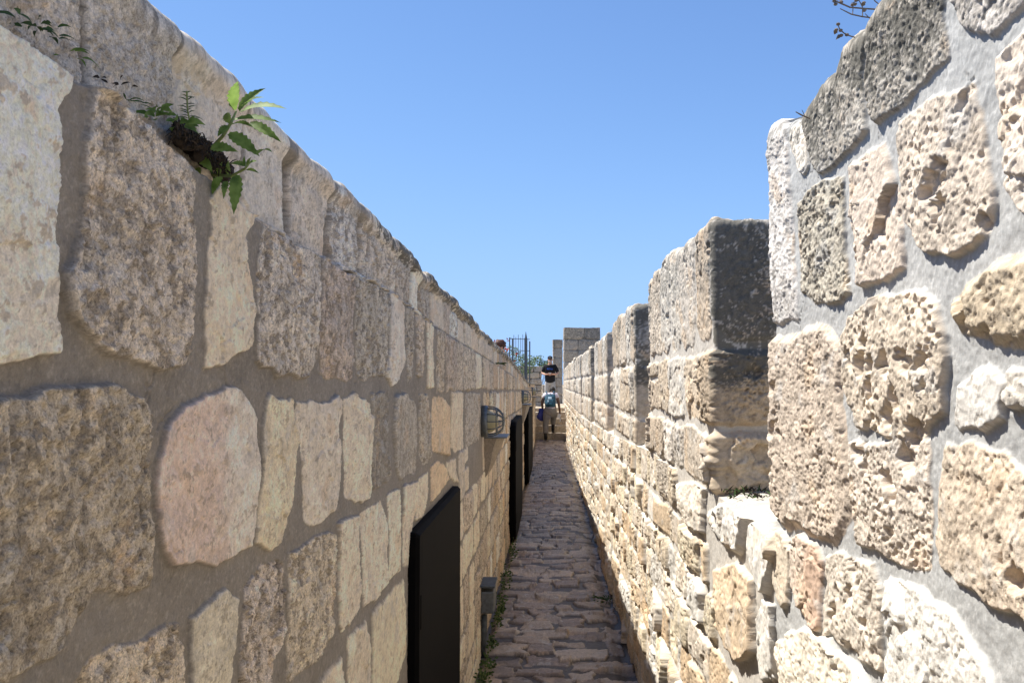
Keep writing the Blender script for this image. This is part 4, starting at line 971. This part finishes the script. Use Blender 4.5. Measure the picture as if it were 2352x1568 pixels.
# bushes behind the fence and walls
def bush(c, rx, ry, rz, n, sz, label, ms=M_BUSH, cat='bush'):
    root = empty('bush', (c[0], c[1], .87)); tag(root, label, cat, 'bushes beyond the far end of the walls')
    m = MB(); fl = []
    for k in range(9):
        fl.append((Vector((random.uniform(-.7, .7) * rx, random.uniform(-.7, .7) * ry, c[2] - .87 + random.uniform(-.6, .7) * rz)), random.uniform(.25, .5)))
    for i in range(n):
        f, r = random.choice(fl); v = Vector((random.gauss(0, 1), random.gauss(0, 1), random.gauss(0, 1))).normalized() * r * random.uniform(.5, 1.05)
        p = f + Vector((v.x * rx, v.y * ry, v.z * rz)); a = Vector((random.uniform(-1, 1), random.uniform(-1, 1), random.uniform(-.6, .8))).normalized() * sz
        b = a.orthogonal().normalized() * sz * .3
        m.quad(p, p + a * .5 + b, p + a, p + a * .5 - b)
    m.build('crown', ms, root)
    s = MB()
    for f, r in fl: s.tube([(f.x * .1, f.y * .1, 0), (f.x * .5, f.y * .5, (f.z) * .5), tuple(f)], [.02, .012, .004], 5)
    s.build('stem', M_TWIG, root)
    return root
bush((-1.45, 20.5, 2.2), .7, .6, .48, 1500, .06, 'bush with red flowers behind the fence bars')
bush((-1.0, 25.0, 2.15), .6, .6, .38, 1100, .06, 'feathery green bush seen through the fence bars')
bush((-.55, 33.5, 2.2), .8, .6, .6, 2200, .08, 'green bush seen between the stacked wall and the man')
m = MB()
for i in range(40):
    p = Vector((-1.45 + random.gauss(.2, .22), 19.9 + random.uniform(-.2, .2), 2.3 + random.gauss(.0, .2)))
    for k in range(4):
        a = Vector((random.uniform(-1, 1), random.uniform(-1, 1), random.uniform(-1, 1))).normalized() * .04; m.quad(p, p + a + a.orthogonal() * .4, p + a * 1.6, p + a - a.orthogonal() * .4)
o = m.build('flowers', M_RED, None); o.parent = [x for x in C.objects if x.name.startswith('bush')][0]; o.location = (1.45, -20.5, -.87)

# ================================================================= FENCE on the wall
root = empty('metal_fence', (-.6, 17, EYE - .02)); tag(root, 'dark metal bar barrier with a tall spike standing on the far shaded wall', 'fence')
def fz(px_, yz): return at((1800 + px_ / 2.24) / 1.7415, (1200 + yz / 2.24) / 1.7415, 17.0)
def rod(x, ya, r, ty=17.0, name='bar', mt=M_DARKST, spike=False):
    p = fz(x, ya); m = MB(); zt = p.z - (EYE - .02); b = -.05
    if spike: m.tube([(p.x + .6, 0, b), (p.x + .6, 0, zt - .16), (p.x + .596, 0, zt)], [r, r, .003], 6)
    else: m.tube([(p.x + .6, ty - 17, b), (p.x + .6, ty - 17, zt)], r, 6)
    m.build(name, mt, root)
rod(534, 335, .013, name='post'); rod(556, 342, .016, 17.25, name='post'); rod(681, 282, .030, name='spiked_post', spike=True); rod(711, 362, .014, 17.3, name='post')
for x, y in ((572, 312), (590, 330), (612, 310), (634, 335), (652, 308), (668, 340)): rod(x, y, .0055)
for yy in (345, 450):
    a, b = fz(534, yy), fz(711, yy); m = MB(); z = a.z - (EYE - .02)
    m.tube([(a.x + .6, 0, z), (b.x + .6, .3, z)], .007, 6); m.tube([(a.x + .6, 0, z + .012), (a.x + .66, .25, z + .012)], .006, 6); m.build('rail', M_DARKST, root)

# ================================================================= PEOPLE
def skin_mesh(name, verts, edges, radii, m, parent, root_i=0, sub=2):
    me = bpy.data.meshes.new(name); me.from_pydata(verts, edges, []); o = bpy.data.objects.new(name, me); C.objects.link(o)
    md = o.modifiers.new('skin', 'SKIN'); md.use_smooth_shade = True
    if not me.skin_vertices: me.skin_vertices.new()
    for i, r in enumerate(radii):
        rr = r if isinstance(r, tuple) else (r, r); me.skin_vertices[0].data[i].radius = rr; me.skin_vertices[0].data[i].use_root = (i == root_i)
    s = o.modifiers.new('sub', 'SUBSURF'); s.levels = s.render_levels = sub
    dg = bpy.context.evaluated_depsgraph_get(); dg.update(); nm = bpy.data.meshes.new_from_object(o.evaluated_get(dg))
    bpy.data.objects.remove(o); bpy.data.meshes.remove(me); nm.name = name
    nm.polygons.foreach_set('use_smooth', [True] * len(nm.polygons))
    nm.materials.clear()
    return link(name, nm, m, parent)
class Sk:
    def __init__(s): s.v = []; s.e = []; s.r = []
    def add(s, p, r, parent=None):
        s.v.append(tuple(p)); s.r.append(r)
        if parent is not None: s.e.append((parent, len(s.v) - 1))
        return len(s.v) - 1
    def chain(s, start, items):
        for p, r in items: start = s.add(p, r, start)
        return start
def hand(s, wrist, d, side, palm=.08):
    """palm and five fingers from wrist along d; side = thumb direction"""
    d = Vector(d).normalized(); side = Vector(side).normalized(); w = Vector(s.v[wrist])
    pc = s.add(w + d * .05, (.03, .018), wrist)
    for i, L in enumerate((.062, .072, .068, .052)):
        b = s.add(w + d * .085 + side * (.027 - .018 * i), .009, pc); k = s.add(w + d * (.085 + L * .55) + side * (.027 - .019 * i) - Vector((0, 0, .006)), .0085, b)
        s.add(w + d * (.085 + L) + side * (.024 - .017 * i) - Vector((0, 0, .02)), .0072, k)
    t = s.add(w + d * .035 + side * .035, .011, pc); s.add(w + d * .07 + side * .05, .0095, t)
def face(parent, c, fwd, m_skin):                 # head details on a head of centre c looking along fwd
    f = Vector(fwd).normalized(); s = f.cross(Vector((0, 0, 1))).normalized()
    m = MB(); m.sphere(c + f * .102 + Vector((0, 0, -.012)), .014, (1, 1.1, 1.7), 8); m.build('nose', m_skin, parent, True)
    m = MB()
    for q in (-1, 1): m.sphere(c + f * .088 + s * q * .032 + Vector((0, 0, .015)), .012, (1, 1, .7), 8)
    m.build('eyes', M_HAIRD, parent, True)
    m = MB()
    for q in (-1, 1): m.sphere(c + s * q * .080 + Vector((0, 0, -.005)), .024, (.5, .8, 1.3), 8)
    m.build('ears', m_skin, parent, True)

# --- man on the upper walkway, facing the camera
yM = 29.6; man = empty('person', (0.02, yM, .85)); tag(man, 'man in black cap, black t-shirt and pale trousers standing on the upper walkway, hands together', 'person')
s = Sk(); pel = s.add((0, 0, .95), (.145, .10))
ch = s.chain(pel, [((0, 0, 1.12), (.14, .10)), ((0, 0, 1.30), (.17, .105)), ((0, .005, 1.42), (.10, .07)), ((0, -.005, 1.50), (.07, .065)), ((0, -.01, 1.55), (.074, .078)), ((0, -.01, 1.63), (.088, .095)), ((0, -.005, 1.71), (.068, .078))])
for q in (-1, 1):
    sh = s.chain(2, [((q * .19, 0, 1.40), .062), ((q * .285, -.02, 1.15), .044), ((q * .17, -.22, 1.10), .032), ((q * .10, -.25, 1.105), .026)])
    hand(s, sh, (-q, -.15, 0), (0, -.2, 1))
    s.chain(pel, [((q * .10, 0, .84), .085), ((q * .115, -.01, .48), .058), ((q * .12, .02, .10), .040), ((q * .13, -.02, .045), .042), ((q * .14, -.13, .035), .035)])
skin_mesh('body', s.v, s.e, s.r, M_SKIN, man)
s = Sk(); a = s.add((0, 0, .78), (.19, .14)); s.chain(a, [((0, 0, .86), (.20, .145)), ((0, -.01, 1.10), (.205, .15)), ((0, 0, 1.30), (.215, .135)), ((0, .005, 1.43), (.12, .09)), ((0, 0, 1.465), (.08, .075))])
for q in (-1, 1): s.chain(3, [((q * .18, 0, 1.40), .078), ((q * .25, -.01, 1.24), .074), ((q * .272, -.015, 1.17), .068)])
skin_mesh('t_shirt', s.v, s.e, s.r, M_TEEB, man)
s = Sk(); a = s.add((0, 0, 1.0), (.15, .11)); a = s.add((0, 0, .92), (.16, .12), a)
for q in (-1, 1): s.chain(a, [((q * .10, 0, .80), .10), ((q * .12, -.01, .48), .085), ((q * .125, .02, .12), .075), ((q * .125, .02, .07), .07)])
skin_mesh('trousers', s.v, s.e, s.r, M_TROU, man)
m = MB()
for q in (-1, 1): m.sphere((q * .135, -.06, .045), .06, (.85, 2.2, .75), 10)
m.build('shoes', M_SHOE, man, True)
face(man, Vector((0, -.01, 1.625)), (0, -1, -.15), M_SKIN)
m = MB(); m.sphere((0, -.088, 1.56), .05, (1.25, .8, .9), 10); m.build('beard', M_HAIRG, man, True)
m = MB(); m.sphere((0, -.005, 1.69), .102, (.92, 1.05, .78), 14); m.box((0, -.115, 1.672), (.13, .10, .012), Matrix.Rotation(R(12), 3, 'X'), .004); m.build('cap', M_TEEB, man, True)
m = MB(); m.box((0, -.118, 1.705), (.035, .008, .02), None, .003); m.build('cap_badge', M_PAPER, man)
m = MB()
for (x, z, w, h) in ((-.085, 1.305, .05, .035), (-.03, 1.31, .05, .02), (.03, 1.305, .05, .022), (.085, 1.30, .035, .016), (-.05, 1.275, .08, .014), (.055, 1.272, .07, .014)):
    m.box((x, -.146, z), (w, .03, h), None, .003)
m.build('shirt_print', M_PRINT, man)
m = MB(); m.box((.0, -.275, 1.135), (.05, .03, .035), None, .006); m.build('held_item', M_PAPER, man)

# --- woman climbing the stairs, seen from behind
wm = empty('person', (0.02, 23.72, 0.0)); tag(wm, 'person with a teal backpack and grey trousers climbing the stairs, seen from behind', 'person')
s = Sk(); pel = s.add((0, .05, .90), (.165, .125))
s.chain(pel, [((0, .09, 1.05), (.135, .10)), ((.01, .17, 1.22), (.155, .10)), ((.02, .22, 1.33), (.09, .07)), ((.05, .28, 1.35), (.05, .05)), ((.06, .34, 1.38), (.065, .07)), ((.065, .40, 1.42), (.078, .085)), ((.065, .43, 1.475), (.055, .065))])
shr = s.chain(2, [((.18, .20, 1.30), .06), ((.245, .12, 1.06), .042), ((.275, .16, .83), .030)]); hand(s, shr, (.05, .1, -1), (0, 1, 0))
shl = s.chain(2, [((-.16, .20, 1.30), .06), ((-.235, .10, 1.06), .042), ((-.215, .20, .86), .030)]); hand(s, shl, (0, .3, -1), (0, 1, 0))
s.chain(pel, [((-.10, .05, .78), .10), ((-.13, .04, .46), .062), ((-.13, .0, .12), .042), ((-.13, .02, .05), .042), ((-.13, .13, .035), .035)])
s.chain(pel, [((.10, .10, .78), .10), ((.09, .36, .66), .065), ((.08, .36, .32), .042), ((.08, .38, .25), .042), ((.08, .50, .235), .035)])
skin_mesh('body', s.v, s.e, s.r, M_SKIND, wm)
s = Sk(); a = s.add((0, .04, .82), (.17, .14)); s.chain(a, [((0, .06, .90), (.165, .135)), ((0, .10, 1.06), (.155, .125)), ((.01, .17, 1.22), (.172, .12)), ((.02, .215, 1.32), (.10, .085))])
for q in (-1, 1): s.chain(3, [((q * .17 + .01, .20, 1.30), .076), ((q * .21 + .01, .155, 1.19), .070)])
skin_mesh('shirt', s.v, s.e, s.r, M_SHIRT, wm)
s = Sk(); a = s.add((0, .05, .99), (.19, .15)); a = s.add((0, .05, .86), (.225, .17), a)
s.chain(a, [((-.105, .05, .76), .118), ((-.13, .04, .46), .088), ((-.13, .0, .24), .080), ((-.13, .0, .20), .078)])
s.chain(a, [((.105, .10, .76), .118), ((.09, .34, .66), .095), ((.08, .36, .48), .080), ((.08, .36, .44), .078)])
skin_mesh('trousers', s.v, s.e, s.r, M_TROU2, wm)
m = MB()
for (x, y, z) in ((-.13, .06, .045), (.08, .42, .245)): m.sphere((x, y, z), .055, (.9, 2.3, .8), 10)
m.build('shoes', M_SHOE, wm, True)
m = MB()
for (x, y, z) in ((-.13, .0, .14), (.08, .36, .36)): m.tube([(x, y, z - .08), (x, y, z + .08)], .05, 10)
m.build('socks', M_SHOE, wm, True)
m = MB(); m.sphere((.065, .38, 1.43), .105, (.88, .98, 1.1), 14); m.sphere((.065, .29, 1.38), .05, (1, .9, 1.2), 10); m.build('hair', M_HAIRD, wm, True)
pk = MB(); rx = Matrix.Rotation(R(-24), 3, 'X')
pk.box((0.0, .035, 1.14), (.31, .16, .40), rx, .075); o = pk.build('backpack', M_PACK, wm, True)
m = MB(); m.box((0.0, -.05, 1.10), (.20, .07, .20), rx, .025); m.build('front_pocket', M_PACK, o, True)
m = MB(); m.box((-.01, -.035, 1.215), (.10, .012, .07), rx, .004); m.box((-.06, -.075, 1.13), (.03, .012, .06), rx, .003); m.build('patch', M_PACK2, o, True)
m = MB()
for q in (-1, 1): m.tube([(q * .10, .10, 1.35), (q * .11, .20, 1.40), (q * .12, .29, 1.32)], .016, 6)
m.build('strap', M_PACK, o, True)
bag = MB(); bag.sphere((0, 0, 0), .13, (.95, .6, 1.45), 14)
for v in bag.bm.verts: v.co.x += .03 * math.sin(v.co.z * 22 + v.co.y * 9); v.co.y += .02 * math.sin(v.co.x * 30)
o = bag.build('cloth_jacket', M_BAG, None, True, (-.235, 23.86, .735)); tag(o, 'bunched blue violet jacket hanging from the left hand of the backpacker', 'jacket')
m = MB(); m.box((0, 0, 0), (.09, .012, .12), Matrix.Rotation(R(25), 3, 'Y'), .002); m.box((.03, .01, -.11), (.035, .03, .10), None, .006)
o = m.build('folded_paper', M_PAPER, None, False, (.275, 23.86, .70)); tag(o, 'folded white paper held in the right hand of the backpacker', 'paper')

# --- person behind the left wall, only the head and shoulders show
pb = empty('person', (-1.06, 17.6, .87)); tag(pb, 'person with tousled brown hair, head showing above the far shaded wall beside the fence', 'person')
s = Sk(); pel = s.add((0, 0, .88), (.15, .11))
s.chain(pel, [((0, 0, 1.06), (.14, .10)), ((0, .0, 1.24), (.17, .11)), ((0, .0, 1.35), (.09, .07)), ((0, -.01, 1.42), (.055, .055)), ((0.01, -.03, 1.48), (.062, .07)), ((.01, -.03, 1.56), (.078, .085)), ((.01, -.02, 1.62), (.06, .07))])
for q in (-1, 1):
    e = s.chain(2, [((q * .18, 0, 1.32), .06), ((q * .26, -.02, 1.06), .042), ((q * .24, -.12, .86), .03)]); hand(s, e, (0, -.3, -1), (-q, -1, 0))
    s.chain(pel, [((q * .10, 0, .80), .085), ((q * .11, 0, .45), .058), ((q * .12, .02, .10), .040), ((q * .12, -.02, .045), .042), ((q * .12, -.12, .035), .035)])
skin_mesh('body', s.v, s.e, s.r, M_SKIN, pb)
s = Sk(); a = s.add((0, 0, .86), (.165, .125)); s.chain(a, [((0, 0, 1.05), (.165, .125)), ((0, 0, 1.25), (.185, .12)), ((0, 0, 1.37), (.11, .085))])
for q in (-1, 1): s.chain(2, [((q * .18, 0, 1.33), .078), ((q * .25, -.01, 1.12), .07)])
skin_mesh('shirt', s.v, s.e, s.r, M_PAPER, pb)
s = Sk(); a = s.add((0, 0, .88), (.155, .115))
for q in (-1, 1): s.chain(a, [((q * .10, 0, .76), .10), ((q * .12, 0, .45), .08), ((q * .125, .02, .08), .07)])
skin_mesh('trousers', s.v, s.e, s.r, M_TROU2, pb)
face(pb, Vector((.01, -.03, 1.54)), (.5, -1, 0), M_SKIN)
m = MB(); v = m.sphere((.005, .0, 1.60), .125, (1.05, 1.05, .85), 16)
for x in v: x.co += Vector((random.uniform(-.018, .018), random.uniform(-.018, .018), random.uniform(-.018, .02)))
m.build('hair', M_HAIRB, pb, True)
m = MB()
for q in (-1, 1): m.sphere((q * .12, -.06, .045), .055, (.9, 2.2, .8), 10)
m.build('shoes', M_SHOE, pb, True)
print('verts', sum(len(o.data.vertices) for o in C.objects if o.type == 'MESH'))
